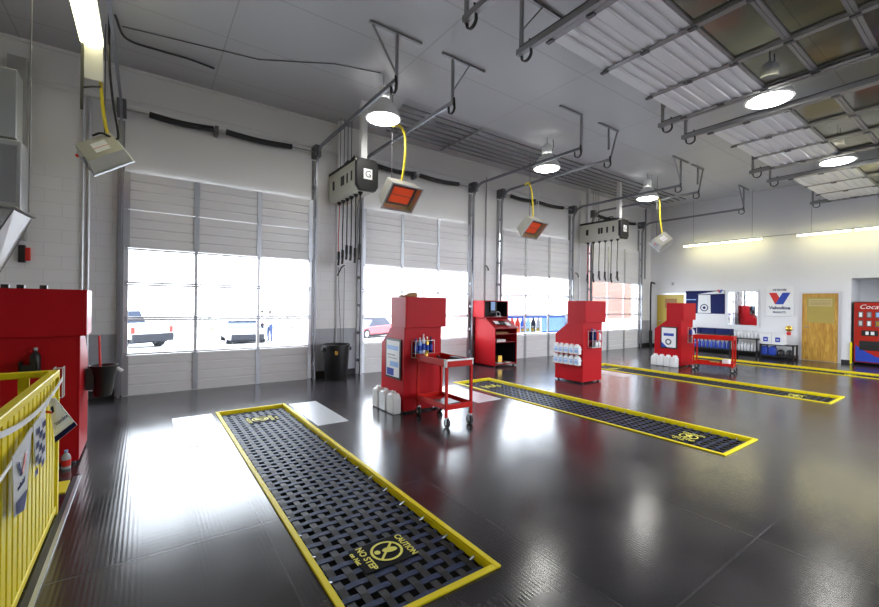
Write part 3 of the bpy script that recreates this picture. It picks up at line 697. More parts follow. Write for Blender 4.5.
cols = [('navy', 'blue', 'navy bottle at the left end of the cabinet wire rack'), ('lightblue', 'white', 'pale blue bottle second in the cabinet wire rack'), ('white_gloss', 'white', 'tall white bottle in the middle of the cabinet wire rack'), ('brass', 'white', 'yellow bottle beside the tall white one in the wire rack'), ('navy', 'navy', 'navy bottle at the right end of the cabinet wire rack')]
for k, (b, c, lb) in enumerate(cols): bottle(lb, (3.135+.064*k, 4.97, .85), .028, [.21, .22, .27, .23, .23][k], b, c, 'bottles in the workstation wire rack', 'blue')
for k, (b, c, lb) in enumerate([('navy', 'blue', 'navy spray bottle high in the middle workstation rack'), ('navy', 'lightblue', 'blue bottle high in the middle workstation rack'), ('logo_red', 'navy', 'dark red bottle high in the middle workstation rack'), ('white_gloss', 'blue', 'white bottle at the right of the upper rack row')]):
    bottle(lb, (7.29+.085*k, 4.965, .86), .036, [.24, .22, .2, .17][k], b, c, 'bottles in the middle workstation rack', name='spray_bottle')
for k, (b, lb) in enumerate([('black', 'black round can in the lower rack row of the middle workstation'), ('white', 'white can beside the black one in the lower rack row'), ('white_gloss', 'glossy white can at the right of the lower rack row')]):
    bottle(lb, (7.31+.11*k, 4.965, .73), .040, .12, b, 'white' if k else 'black', 'cans in the middle workstation rack', name='can')
bottle('blue spray can in the rack of the far red workstation', (11.62, 4.975, .83), .04, .16, 'blue', 'white', name='spray_can')
bottle('white spray can in the rack of the far red workstation', (11.72, 4.975, .83), .04, .15, 'white', 'lightblue', name='spray_can')
bottle('grey canister in the low rack row of the far red workstation', (11.66, 4.975, .64), .045, .15, 'grey_plastic', 'white', name='canister')
bottle('pale spray bottle standing on the black holder of the railing workstation', (-.80, 5.125, .90), .038, .22, 'black', 'grey_plastic', name='spray_bottle')
t = bottle('grey spray bottle on the floor in front of the railing workstation', (-.58, 5.08, 0), .035, .17, 'grey_plastic', 'lightblue', name='spray_bottle', lab='logo_red')
for k, lb in enumerate(('black fitting on top of the railing workstation, nearest the left edge', 'black fitting on top of the railing workstation, middle one', 'black fitting on top of the railing workstation, rightmost')):
    bx('pipe_fitting', lb, 'fitting', (-1.04+.10*k+(.05 if k == 2 else 0), -.99+.10*k+(.05 if k == 2 else 0), 5.2, 5.26, 1.65, 1.685), 'black', 'fittings on the workstation top')
t = thing('work_glove', 'tan leather glove on top of the workstation beside the cart', 'glove', (3.14, 5.14, 1.652))
gm = MB(); gm.prism([(-.11, 0), (.09, 0), (.10, .04), (.06, .065), (-.02, .05), (-.10, .018)], 'y', -.05, .05, 'tan'); gm.build('palm', t, bevel=.012)
for q in range(3): MB().cyl((-.09, -.035+.034*q, .014), (-.17, -.04+.04*q, .012), .013, 'tan', 8).build('finger', t)

# squeegee bucket beside ws1
t = thing('squeegee_bucket', 'black caddy hung beside the railing workstation, holding a red handled squeegee', 'bucket', (-.355, 5.60, .55))
MB().lathe([(.075, 0), (.12, .30), (.13, .32), (.115, .32), (.105, .29), (.068, .02), (0, .02)], 'black', n=16).build('bucket', t)
MB().box(-.135, -.07, -.08, .08, .08, .30, 'black').build('wall_bracket', t)
MB().cyl((.11, 0, .28), (.16, .0, .24), .02, 'white', 8).build('clip', t)
t = thing('squeegee', 'red handled squeegee standing in the black caddy', 'squeegee', (-.37, 5.60, .58))
MB().cyl((0, 0, .0), (-.02, 0, .60), .011, 'logo_red', 8).build('handle', t); MB().box(-.09, .09, -.015, .015, -.005, .02, 'black').build('blade', t)
bottle('black spray bottle standing in the caddy beside the squeegee', (-.305, 5.60, .58), .035, .26, 'black', 'grey_plastic', name='spray_bottle')

# ------------------------------------------------------------------ service carts
def cart(label, loc, rz, Lc, Wc, H, mm='cart_red', zl=.22, rim='white'):
    t = thing('service_cart', label, 'cart', loc, rz, 'red two tray service carts')
    def tray(z, name, hh):
        b = MB(); b.box(-Wc/2, Wc/2, 0, Lc, z, z+.01, mm); b.box(-Wc/2, -Wc/2+.012, 0, Lc, z, z+hh, mm); b.box(Wc/2-.012, Wc/2, 0, Lc, z, z+hh, mm); b.box(-Wc/2+.012, Wc/2-.012, 0, .012, z, z+hh, mm); b.box(-Wc/2+.012, Wc/2-.012, Lc-.012, Lc, z, z+hh, mm)
        return b.build(name, t, bevel=.003)
    tray(H-.09, 'top_tray', .09); tray(zl, 'bottom_tray', .07)
    e = MB(); e.box(-Wc/2-.006, Wc/2+.006, -.012, .014, H-.012, H+.006, rim); e.box(-Wc/2-.006, -Wc/2+.014, .0, .05, H-.09, H+.006, rim); e.box(Wc/2-.014, Wc/2+.006, .0, .05, H-.07, H+.006, rim)
    e.build('rim', t)
    for sx in (-1, 1):
        for yy in (.018, Lc-.018):
            MB().box(sx*(Wc/2-.015)-.016, sx*(Wc/2-.015)+.016, yy-.016, yy+.016, .12, H-.01, mm).build('leg', t)
            c = MB(); cx = sx*(Wc/2-.03); c.cyl((cx-.016, yy, .055), (cx+.016, yy, .055), .055, 'black_rubber', 18); c.cyl((cx-.02, yy, .055), (cx+.02, yy, .055), .025, 'white', 12)
            c.box(cx-.022, cx-.018, yy-.02, yy+.02, .05, .125, 'galv'); c.box(cx+.018, cx+.022, yy-.02, yy+.02, .05, .125, 'galv'); c.box(cx-.022, cx+.022, yy-.025, yy+.025, .12, .13, 'galv'); c.build('caster', t)
    return t
ca = R(-6)
cart('red service cart with worn white rim in front of the poster workstation', (3.29, 4.15, 0), R(-2), .74, .42, .85)
cart('red service cart with white wheels beside the far workstation', (11.46, 3.93, 0), R(11), .84, .40, .86, zl=.15, rim='cart_red')
t = thing('oil_gun', 'black oil dispensing gun lying in the near cart top tray', 'oil gun', (3.30, 4.52, .772)); MB().tube([(-.02, -.14, .02), (0, 0, .02), (.02, .12, .03), (.04, .2, .05)], .018, 'black', 8).build('hose', t); MB().box(-.05, .03, -.2, -.1, 0, .05, 'black').build('grip', t, bevel=.008)
bx('rag', 'dark folded shop rag in the near cart top tray', 'rag', (3.17, 4.0+.33, 4.40, 4.62, .772, .80) if 0 else (3.14, 3.26, 4.34, 4.62, .772, .80), 'black')
bx('rag', 'black cloth in the far corner of the near cart top tray', 'rag', (3.36, 3.46, 4.28, 4.48, .772, .85), 'black_rubber')
bx('tool_tray', 'flat dark tool tray in the near cart bottom tray', 'tray', (3.16, 3.42, 4.30, 4.60, .232, .262), 'steel_dark')
bottle('small yellow tipped bottle in the near cart top tray', (3.20, 4.80, .772), .028, .13, 'brass', 'black')
bx('parts_tub', 'low yellow tub in the far cart bottom tray', 'tub', (11.28, 11.46, 4.22, 4.40, .162, .24), 'brass')
bx('parts_tub', 'white tub in the far cart bottom tray', 'tub', (11.38, 11.52, 4.03, 4.17, .162, .30), 'white')

# ------------------------------------------------------------------ trash can
t = thing('trash_can', 'round black trash can between the first two overhead doors', 'trash can', (3.16, 8.02, 0))
MB().lathe([(.21, 0), (.22, .02), (.262, .66), (.285, .66), (.285, .71), (.262, .715), (.25, .69), (.20, .04), (0, .04)], 'black', n=28).build('body', t)
for s in (-1, 1): MB().box(s*.275-.03, s*.275+.03, -.06, .06, .58, .66, 'black').build('handle', t, bevel=.01)
MB().add([(-.12, -.238, .52), (-.06, -.252, .52), (-.065, -.256, .60), (-.125, -.243, .60)], [(0,1,2,3)], 'brass').build('sticker', t)

# ------------------------------------------------------------------ hose reel banks
def reel(label, loc, logo=True):
    t = thing('hose_reel_bank', label, 'hose reel', loc, 0, 'overhead hose reel banks'); Wd, Ln, Hh = .42, 1.42, .56
    b = MB(); poly = [(0, .06), (.04, 0), (Wd-.04, 0), (Wd, .06), (Wd, Hh), (0, Hh)]
    b.prism(poly, 'y', .05, Ln, 'cream'); b.build('housing', t, bevel=.015)
    e = MB(); e.prism([(-.012, .08), (.05, -.012), (Wd-.05, -.012), (Wd+.012, .08), (Wd+.012, Hh-.05), (Wd-.04, Hh+.012), (.04, Hh+.012), (-.012, Hh-.05)], 'y', 0, .09, 'black'); ec = e.build('end_cap', t, bevel=.02)
    s = MB(); s.box(.13, .30, -.004, -.0005, .20, .39, 'white')
    if logo: s.text('G', (.215, -.006, .295), (1,0,0), (0,0,1), .12, 'black', thick=.002)
    s.build('sign_plate', ec, smooth=False)
    MB().box(.03, Wd-.03, .1, Ln, Hh, Hh+.05, 'black').box(-.006, .03, .1, Ln, Hh-.02, Hh+.03, 'black').build('top_rail', t)
    for y, w_ in ((.22, .06), (.42, .06), (.60, .07), (.69, .07), (1.1, .09)): MB().box(-.006, .003, y, y+w_, .20, .38, 'black').build('reel_window', t)
    for y in (.14, 1.22): MB().box(.14, .26, y, y+.10, Hh+.05, CEIL-loc[2], 'white').build('mounting_post', t)
    for k in range(4): MB().tube([(.08+.07*k, 1.0-.02*k, Hh+.04), (.08+.07*k, 1.0-.02*k, CEIL-loc[2]-.06)], .007, 'steel_dark', 6).build('supply_pipe', t)
    for k in range(2): MB().tube([(.1, .3+.3*k, Hh+.05), (.1, .35+.3*k, Hh+.14), (.1, .5+.3*k, Hh+.12), (.2, .6+.3*k, Hh+.05)], .014, 'black', 8).build('feed_hose', t)
    for k in range(6):
        y = .20+.205*k; x = .16
        hz = -1.10-.05*math.sin(k*1.7); h = MB(); h.tube([(x, y, 0), (x, y, -.3), (x+.01*math.sin(k), y+.01, -.7), (x, y+.005, hz)], .012 if k < 5 else .009, 'black' if k < 5 else 'logo_red', 8); ho = h.build('hose', t)
        MB().lathe([(.05, 0), (.045, -.02), (.02, -.06), (.012, -.06)], 'black', (x, y, 0), 12).build('outlet', ho)
        n = MB(); n.cyl((x, y, hz+.12), (x, y+.005, hz-.04), .028, 'black', 10); n.tube([(x, y, hz-.03), (x-.01, y-.02, hz-.10), (x-.03, y-.05, hz-.16)], .024, 'black', 8); n.tube([(x, y+.02, hz+.0), (x, y+.05, hz-.06), (x, y+.02, hz-.12)], .007, 'black', 6); n.build('control_handle', ho)
    return t
reel('cream hose reel bank with black end cap, hanging between the first two doors', (3.10, 6.98, 3.63))
reel('cream hose reel bank hanging before the far corner door', (11.42, 6.85, 3.575))
t = thing('air_hose', 'thin red and black air hose hanging with its coupler below the near reel bank', 'hose', (3.34, 8.40, 2.2))
MB().tube([(0, 0, .1), (0, -.02, -.4), (.04, -.03, -1.2), (.05, -.02, -2.2)], .006, 'steel_dark', 6).build('line', t); MB().tube([(.12, -.02, .15), (.05, -.03, .1), (0, -.03, 0), (-.04, -.03, -.08)], .014, 'black', 8).build('coupler', t)
MB().tube([(.13, 0, .1), (.12, -.01, -2.2)], .005, 'steel_dark', 6).build('line', t)

# ------------------------------------------------------------------ high bay lamps
def lamp(label, loc, alt=0):
    t = thing('high_bay_lamp', label, 'lamp', loc, 0, 'round high bay lamps')
    MB().lathe([(.295, 0), (.30, .015), (.28, .06), (.20, .22), (.13, .30), (.12, .32), (.11, .31), (.19, .21), (.27, .05), (.285, .012)], 'lamp_alu', n=32).build('reflector', t)
    MB().lathe([(0, -.045), (.12, -.04), (.22, -.02), (.288, .012), (0, .02)], 'lamp_glow', n=32).build('lens', t)
    MB().lathe([(.10, .32), (.105, .33), (.105, .50), (.06, .54), (0, .54)], 'lamp_alu', n=20).build('ballast', t)
    MB().tube([(0, 0, .54), (0, 0, CEIL-loc[2])], .010, 'steel_grey', 6).build('hook_rod', t)
    MB().tube([(.08, 0, .48), (.18, 0, .45), (.22, 0, .55), (.2, 0, CEIL-loc[2])], .008, 'black', 6).build('power_cord', t)
    return t
lamp('round high bay lamp hanging above the near hose reel bank', (3.20, 6.18, 4.62))
lamp('round high bay lamp above the third overhead door heater', (7.33, 6.20, 4.62))
lamp('round high bay lamp with tall grey shade beside the far reel bank', (11.62, 6.18, 4.62))
lamp('large round lamp between the first two rolled up doors', (7.36, 2.14, 4.58))
lamp('round lamp between the second and last rolled up doors', (11.55, 2.2, 4.58))

# ------------------------------------------------------------------ infrared heaters
def heater(label, loc, rot, out=True):
    t = thing('infrared_heater', label, 'heater', loc, 0, 'gas infrared heaters')
    t.rotation_mode = 'QUATERNION'; t.rotation_quaternion = rot
    a, b, h = .32, .25, .27; a2, b2 = .28, .20      # aperture faces local -z
    s = MB()
    lo = [(-a,-b,0),(a,-b,0),(a,b,0),(-a,b,0)]; hi = [(-a2,-b2,h),(a2,-b2,h),(a2,b2,h),(-a2,b2,h)]
    s.add(lo+hi, [(4,5,6,7),(0,1,5,4),(1,2,6,5),(2,3,7,6),(3,0,4,7)], 'heater_shell'); s.build('shell', t)
    r = MB()
    for q in ((-a-.015, a+.015, -b-.015, -b+.012), (-a-.015, a+.015, b-.012, b+.015), (-a-.015, -a+.012, -b+.012, b-.012), (a-.012, a+.015, -b+.012, b-.012)): r.box(*q, -.02, .012, 'alu')
    r.build('rim', t)
    e = MB(); e.box(-a2+.0, a2, -b2, b2, .09, .10, 'elem_grey'); e.build('burner_plate', t)
    for k in (-1, 1): MB().box(-.22, .19, k*.08-.07, k*.08+.07, .075, .089, 'elem_red').build('ceramic_grid', t)
    rf = MB(); 
    rf.add([(-a+.01,-b+.01,.005),(a-.01,-b+.01,.005),(a-.01,b-.01,.005),(-a+.01,b-.01,.005),(-a2,-b2,.09),(a2,-b2,.09),(a2,b2,.09),(-a2,b2,.09)], [(0,1,5,4),(1,2,6,5),(2,3,7,6),(3,0,4,7)], 'reflector_gold'); rf.build('reflector', t)
    MB().box(-.10, .13, -.10, .10, h, h+.004, 'paper').box(-.10, .13, -.02, -.012, h+.004, h+.006, 'logo_red').build('rating_plate', t)
    MB().box(-a2-.06, -a2, -.07, .07, .06, h-.02, 'grey_plastic').cyl((-a2-.04, .02, h-.05), (-a2-.1, .02, h-.05), .025, 'logo_red', 10).build('gas_valve', t)
    return t
def rot_yaw(yaw, tilt):
    ex = Vector((math.cos(yaw), math.sin(yaw), 0)); ef = Vector((-math.sin(yaw), math.cos(yaw), 0)); n = ef*math.cos(tilt)+Vector((0,0,-1))*math.sin(tilt)
    z = -n; y = z.cross(ex); return Matrix((ex, y, z)).transposed().to_quaternion()
H2 = (3.71, 6.40, 3.43); H3 = (7.98, 7.12, 3.45)
heater('infrared heater with two glowing red grids beside the near reel bank', H2, rot_yaw(R(184), R(45)))
heater('infrared heater with dim red grid hanging before the third door', H3, rot_yaw(R(186), R(45)))
P1 = (-.46, 7.35, 3.52); q1 = Euler((1.082, -.582, -.024), 'XYZ').to_quaternion()
heater('cream infrared heater seen from behind above the stair railing', P1, q1).scale = (.78, .80, .8)
P4 = (12.05, 6.0, 3.38); q4 = Euler((1.05, -.582, -.5), 'XYZ').to_quaternion()
heater('small cream infrared heater seen from behind near the far corner', P4, q4).scale = (.74, .76, .8)
def cable(lb, pts, m='yellow_cable', r=.021, name='gas_hose'):
    o = MB().tube(pts, r, m, 8).build(name, base=True); return tag(o, lb, 'hose' if 'hose' in name else 'cable')
def smooth_pts(ctrl, n=8):
    P = [Vector(p) for p in ctrl]; P = [P[0]*2-P[1]]+P+[P[-1]*2-P[-2]]; out = []
    for i in range(1, len(P)-2):
        for k in range(n):
            t = k/n; p0, p1, p2, p3 = P[i-1:i+3]
            out.append(.5*((2*p1)+(-p0+p2)*t+(2*p0-5*p1+4*p2-p3)*t*t+(-p0+3*p1-3*p2+p3)*t**3))
    out.append(P[-2]); return out
cable('yellow gas hose looping from the lamp down to the glowing heater', smooth_pts([(3.45, 6.3, 4.62), (3.62, 6.34, 4.66), (3.74, 6.38, 4.52), (3.75, 6.4, 4.1), (3.72, 6.48, 3.66)]))
cable('yellow gas hose hanging down to the third door heater', smooth_pts([(7.70, 7.2, 4.55), (7.78, 7.15, 4.6), (7.86, 7.12, 4.40), (7.95, 7.15, 3.95), (8.0, 7.2, 3.68)]))
cable('yellow gas hose hanging down to the small corner heater', smooth_pts([(11.85, 6.1, 4.70), (12.0, 6.08, 4.74), (12.08, 6.06, 4.6), (12.1, 6.05, 4.1), (12.1, 5.98, 3.6)]))
cable('yellow gas hose hanging from the strip light to the heater by the railing', smooth_pts([(-.52, 7.2, 4.50), (-.5, 7.22, 4.2), (-.46, 7.25, 3.9), (-.40, 7.28, 3.72)]))
cable('black cord running down beside the strip light to the railing heater', smooth_pts([(-.42, 6.9, 5.3), (-.42, 7.0, 4.7), (-.38, 7.1, 4.2), (-.33, 7.22, 3.84), (-.36, 7.22, 3.76), (-.50, 7.2, 3.80), (-.60, 7.22, 3.75)]), 'black', .014, 'power_cord')
def chain(lb, x, y, z0, z1=CEIL, m='steel_dark', r=.007):
    o = MB().tube([(x, y, z0), (x, y, z1)], r, m, 6).build('hanger_rod', base=True); return tag(o, lb, 'hanger rod', 'thin rods hanging the heaters')
chain('thin dark rod holding the glowing heater left side', 3.52, 6.45, 3.60); chain('thin pale rod holding the third door heater right side', 8.16, 7.15, 3.60, m='alu'); chain('thin dark rod holding the third door heater left side', 7.86, 7.18, 3.62)
chain('thin dark rod holding the small corner heater', 12.0, 6.1, 3.6)
chain('thin wire hanging from the ceiling by the railing heater', -.48, 7.3, 3.72)

# ------------------------------------------------------------------ fluorescent strips
def strip(label, p0, p1, w, lit_parts, tubes=1, group='fluorescent strip lights'):
    p0, p1 = Vector(p0), Vector(p1); t = thing('strip_light', label, 'light', p0, 0, group)
    d = (p1-p0); Ln = d.length; d.normalize(); s = d.cross(Vector((0,0,1))).normalized()
    M = Matrix((s, d, s.cross(d))).transposed()
    M4 = M.to_4x4()
    MB().box(-w/2, w/2, 0, Ln, .0, .06, 'white', M4).build('housing', t)
    for a, b, m in lit_parts:
        for k in range(tubes):
            x = (k-(tubes-1)/2)*w*.4
            if tubes > 1: continue
            MB().cyl(M @ Vector((x, Ln*a, -.02)), M @ Vector((x, Ln*b, -.02)), .024, m, 12).build('tube', t)
        if tubes > 1: MB().box(-w*.48, w*.48, Ln*a, Ln*b, -.07, 0, m, M4).build('lens', t, bevel=.01)
    if tubes == 1:
        for q in (.14, .88): MB().tube([(0, -Ln*q, .06), (0, -Ln*q, CEIL-p0.z)], .005, 'steel_grey', 6).build('hanger_wire', t)
    return t
strip('pair of end to end fluorescent tubes above the mirror window', (15.70, 7.02, 3.73), (15.70, 4.68, 3.73), .08, [(.01, .485, 'tube_glow'), (.515, .99, 'tube_glow')])
strip('pair of end to end fluorescent tubes above the wooden door', (15.70, 3.86, 3.72), (15.70, 1.45, 3.72), .08, [(.01, .485, 'tube_glow'), (.515, .99, 'tube_glow')])
o = MB().tube([(15.70, 4.69, 3.77), (15.70, 3.85, 3.76)], .01, 'steel_grey', 6).build('conduit', base=True); tag(o, 'short conduit linking the two wall strip lights', 'conduit')
# strip by the first door: lit lens, then an unlit hinged-down section
t = strip('large fluorescent fixture glowing at the top left, above the stair', (-.595, 3.6, 4.9), (-.595, 6.95, 4.9), .24, [(.0, 1.0, 'lens_glow')], tubes=2)
rf = MB(); rf.prism([(6.97-3.6, -.02), (7.12-3.6, -.44), (7.16-3.6, -.43), (7.02-3.6, .05)], 'x', -.11, .11, 'lamp_alu'); rf.build('hinged_reflector', t)
for y in (4.2, 6.6): MB().tube([(0, y-3.6, .06), (0, y-3.6, CEIL-4.9)], .008, 'steel_grey', 6).build('hanger', t)
t = thing('support_rod', 'black steel rod with side bracket hanging left of the glowing fixture', 'rod', (-.69, 7.0, 4.0)); MB().box(-.015, .015, -.015, .015, 0, 1.33, 'black').build('rod', t); MB().tube([(0, 0, .28), (.10, 0, .32), (.18, .05, .36)], .014, 'black', 8).build('bracket', t)

# ------------------------------------------------------------------ ceiling conduits, cables, pipes
for k in range(7):
    y = 6.75+.20*k
    o = MB().tube([(3.9+.05*k, y, CEIL-.05), (15.2, y, CEIL-.05)], .018, 'steel_dark', 8).build('ceiling_pipe', base=True)
    tag(o, ['supply pipe along the ceiling, farthest from the door wall', 'supply pipe along the ceiling, second from the room side', 'supply pipe along the ceiling, third from the room side', 'supply pipe along the ceiling, middle of the seven', 'supply pipe along the ceiling, third from the door wall', 'supply pipe along the ceiling, second from the door wall', 'supply pipe along the ceiling, nearest the door wall'][k], 'pipe', 'parallel supply pipes under the ceiling')
for k, x in enumerate((5.75, 9.6)):
    o = MB().box(x-.02, x+.02, 6.6, 8.1, CEIL-.10, CEIL-.07, 'steel_grey').build('pipe_strut', base=True); tag(o, ['steel strut carrying the ceiling pipes before the second door', 'steel strut carrying the ceiling pipes before the third door'][k], 'strut', 'struts under the ceiling pipes')
cable('black cable end dangling under the ceiling near the first door', smooth_pts([(-.36, 6.9, 5.28), (-.25, 7.3, 5.22), (.15, 7.45, 5.27), (.5, 7.5, 5.30), (.86, 7.5, 5.27)]), 'black', .016, 'power_cord')
cable('thin grey wire stapled across the ceiling before the first door', [(-.3, 7.2, CEIL-.01), (1.4, 6.9, CEIL-.01), (2.4, 6.3, CEIL-.01), (3.1, 6.1, CEIL-.01)], 'steel_dark', .008, 'wire')
def vpipe(lb, x, z0, z1, r=.018, m='wall_white', y=None):
    y = D-.03 if y is None else y
    o = MB().tube([(x, y, z0), (x, y, z1)], r, m, 8).build('conduit', base=True); return tag(o, lb, 'conduit', 'vertical wall conduits')
vpipe('thin grey conduit on the wall left of the first door', -.80, 0, 4.7, m='alu'); vpipe('second thin grey conduit beside it, nearer the first door', -.73, 0, 4.7, m='alu')
vpipe('grey conduit on the pier between the second and third doors', 7.50, 0, 5.0, .014, 'steel_grey'); vpipe('grey conduit on the pier between the last two doors', 11.62, 0, 5.0, .014, 'alu')
vpipe('pale conduit on the pier behind the near reel bank', 3.30, 0, 5.0, .014, 'alu'); vpipe('dark pipe in the far corner beside the last door', 15.72, 2.6, CEIL, .03, 'steel_grey')
for x, lb in ((7.56, 'small black hose hook on the pier beside the open workstation'), (11.5, 'small black hose hook on the pier behind the middle workstation')):
    o = MB().tube(smooth_pts([(x-.06, D-.01, 2.62), (x-.02, D-.07, 2.56), (x+.02, D-.06, 2.48), (x+.06, D-.02, 2.52)]), .016, 'black', 8).build('hose_hook', base=True); tag(o, lb, 'hook', 'hose hooks on the piers')
t = thing('drain_wand', 'black wand with bent top leaning in the far corner', 'wand', (15.80, 8.25, 0)); MB().tube(smooth_pts([(.1, 0, 0), (.05, 0, 1.2), (.06, 0, 2.35), (.16, 0, 2.46), (.34, 0, 2.44)]), .03, 'black', 8).build('pipe', t); MB().cyl((.1, 0, 0), (.08, 0, .62), .06, 'black_rubber', 12).build('sleeve', t)
t = thing('alarm_switch', 'black wall switch box with red side by the duct', 'switch', (-1.45, D, 2.08)); MB().box(-.05, .02, -.08, 0, 0, .25, 'black').build('box', t); MB().box(.02, .07, -.05, 0, .03, .22, 'logo_red').build('lever', t)

# ------------------------------------------------------------------ duct at the left edge
t = thing('air_handler', 'grey sheet metal air unit with bright angled outlet hood at the left edge', 'air unit', (-1.3, 5.05, 2.0)); off = (-1.3, 5.05, 2.0)
MB().box(-1.9, -.915, 5.0, 5.22, 2.93, 3.52, 'duct').build('upper_casing', t, off=off, bevel=.006)
MB().box(-1.9, -.88, 4.98, 5.22, 2.33, 2.91, 'duct').build('lower_casing', t, off=off, bevel=.006)
MB().box(-1.8, -.91, 4.972, 4.98, 2.38, 2.86, 'steel_grey').build('access_panel', t, off=off)
hd = MB()
def slab(q, m, t=(0, .012, .012)):
    q = [Vector(p) for p in q]; T = Vector(t); hd.add(q+[p+T for p in q], [(3,2,1,0), (4,5,6,7), (0,1,5,4), (1,2,6,5), (2,3,7,6), (3,0,4,7)], m)
slab([(-.85, 5.2, 2.285), (-1.087, 5.2, 1.70), (-1.16, 4.95, 1.76), (-.914, 4.95, 2.31)], 'white_gloss', (-.010, 0, .004))
slab([(-.85, 5.2, 2.27), (-1.083, 5.2, 1.695), (-1.09, 5.2, 1.67), (-.90, 5.2, 2.12)], 'steel_grey')
slab([(-.914, 4.95, 2.31), (-1.16, 4.95, 1.76), (-1.9, 4.95, 1.76), (-1.9, 4.95, 2.31)], 'duct')
slab([(-.90, 4.94, 2.33), (-.82, 5.21, 2.29), (-1.9, 5.21, 2.29), (-1.9, 4.94, 2.33)], 'duct')
hd.build('outlet_hood', t, off=off, smooth=False)
o = MB().box(-1.62, -1.42, D-.16, D, 2.4, 5.0, 'duct').build('wall_duct', base=True); tag(o, 'narrow vertical duct on the wall behind the air unit', 'duct')
o = MB().tube([(-.93, 5.6, CEIL), (-.93, 5.6, 2.4)], .008, 'steel_grey', 6).build('control_wire', base=True); tag(o, 'thin pale wire hanging beside the air unit', 'wire')

# ------------------------------------------------------------------ end wall: doors, sign, banner, mirror
def wall_door(n, y0, y1, z1, label, glass):
    d = thing('door_%d' % n, label, 'door', (XR, (y0+y1)/2, 0), kind='structure'); off = (XR, (y0+y1)/2, 0)
    f = MB(); f.box(XR-.02, XR+.01, y0-.07, y0, 0, z1+.06, 'alu'); f.box(XR-.02, XR+.01, y1, y1+.07, 0, z1+.06, 'alu'); f.box(XR-.02, XR+.01, y0, y1, z1, z1+.06, 'alu'); f.build('door_frame', d, off=off)
    if glass:
        MB().box(XR-.012, XR-.002, y0, y1, .01, z1, 'wood').build('leaf', d, off=off)
        g = MB().box(XR-.016, XR-.012, y0+.08, y1-.11, 1.13, 1.88, 'door_glass').build('glass_panel', d, off=off)
        b = MB().box(XR-.018, XR-.016, y0+.13, y1-.15, 1.62, 1.84, 'notice_olive'); 
        for z in (1.66, 1.7, 1.74, 1.78): b.box(XR-.0185, XR-.018, y0+.15, y1-.17, z, z+.012, 'tan')
        b.build('notice', d, off=off)
    else:
        MB().box(XR-.012, XR-.002, y0, y1, .01, z1, 'brass_paint').build('leaf', d, off=off)
        MB().box(XR-.016, XR-.012, y0+.25, y1-.3, 1.5, 1.85, 'tan').build('notice', d, off=off)
    k = MB(); k.cyl((XR-.012, y1-.07, 1.0), (XR-.06, y1-.07, 1.0), .012, 'galv', 8); k.cyl((XR-.06, y1-.07, 1.0), (XR-.06, y1-.17, 1.0), .012, 'galv', 8); k.build('door_handle', d, off=off)
mat('brass_paint', (.55, .40, .05), .4)
wall_door(8, 3.02, 3.82, 2.0, 'varnished wooden door with upper glass panel in the end wall', True)
wall_door(9, 7.19, 8.17, 2.0, 'yellow painted door behind the far red workstation', False)
# mirror window
d = thing('window_1', 'reflecting window with aluminium frame beside the blue banner', 'window', (XR, 5.35, .93), kind='structure'); off = (XR, 5.35, .93)
f = MB(); y0, y1, z0, z1 = 4.90, 5.80, .93, 2.12
for a in ((y0, y0+.045, z0, z1), (y1-.045, y1, z0, z1), (y0+.045, y1-.045, z0, z0+.045), (y0+.045, y1-.045, z1-.045, z1)): f.box(XR-.03, XR, *a, 'alu')
f.build('window_frame', d, off=off); MB().box(XR-.012, XR-.006, y0+.045, y1-.045, z0+.045, z1-.045, 'mirror').build('pane', d, off=off)
# white sign
s = thing('wall_sign', 'white square oil brand sign with red and blue V on the end wall', 'sign', (XR, 4.36, 1.31)); off = (XR, 4.36, 1.31)
y0, y1, z0, z1 = 4.03, 4.70, 1.30, 2.24
MB().box(XR-.04, XR, y0, y1, z0, z1, 'white').build('board', s, off=off, bevel=.004)
xx = XR-.042; cy = (y0+y1)/2
g = MB()
def vlogo(mb, x, cy, zt, w, h):
    # red left arm, blue right arm; +y is left as seen from the room
    mb.add([(x, cy+w*.5, zt), (x, cy+w*.14, zt), (x, cy-w*.10, zt-h*.75), (x, cy-w*.0, zt-h), (x, cy+w*.2, zt-h)], [(0,1,2,3,4)], 'logo_red')
    mb.add([(x-.001, cy-w*.5, zt), (x-.001, cy-w*.14, zt), (x-.001, cy+w*.20, zt-h), (x-.001, cy-w*.18, zt-h)], [(0,1,2,3)], 'blue')
vlogo(g, xx, cy, 2.03, .54, .36); g.build('logo', s, off=off, smooth=False)
g = MB(); g.text('WE FEATURE', (xx, cy, 2.12), (0,-1,0), (0,0,1), .06, 'navy', .34, bold=.03); g.text('Valvoline', (xx, cy, 1.56), (0,-1,0), (0,0,1), .10, 'navy', .54, bold=.03); g.text('PRODUCTS', (xx, cy, 1.42), (0,-1,0), (0,0,1), .06, 'navy', .32, bold=.03)
g.build('lettering', s, off=off, smooth=False)
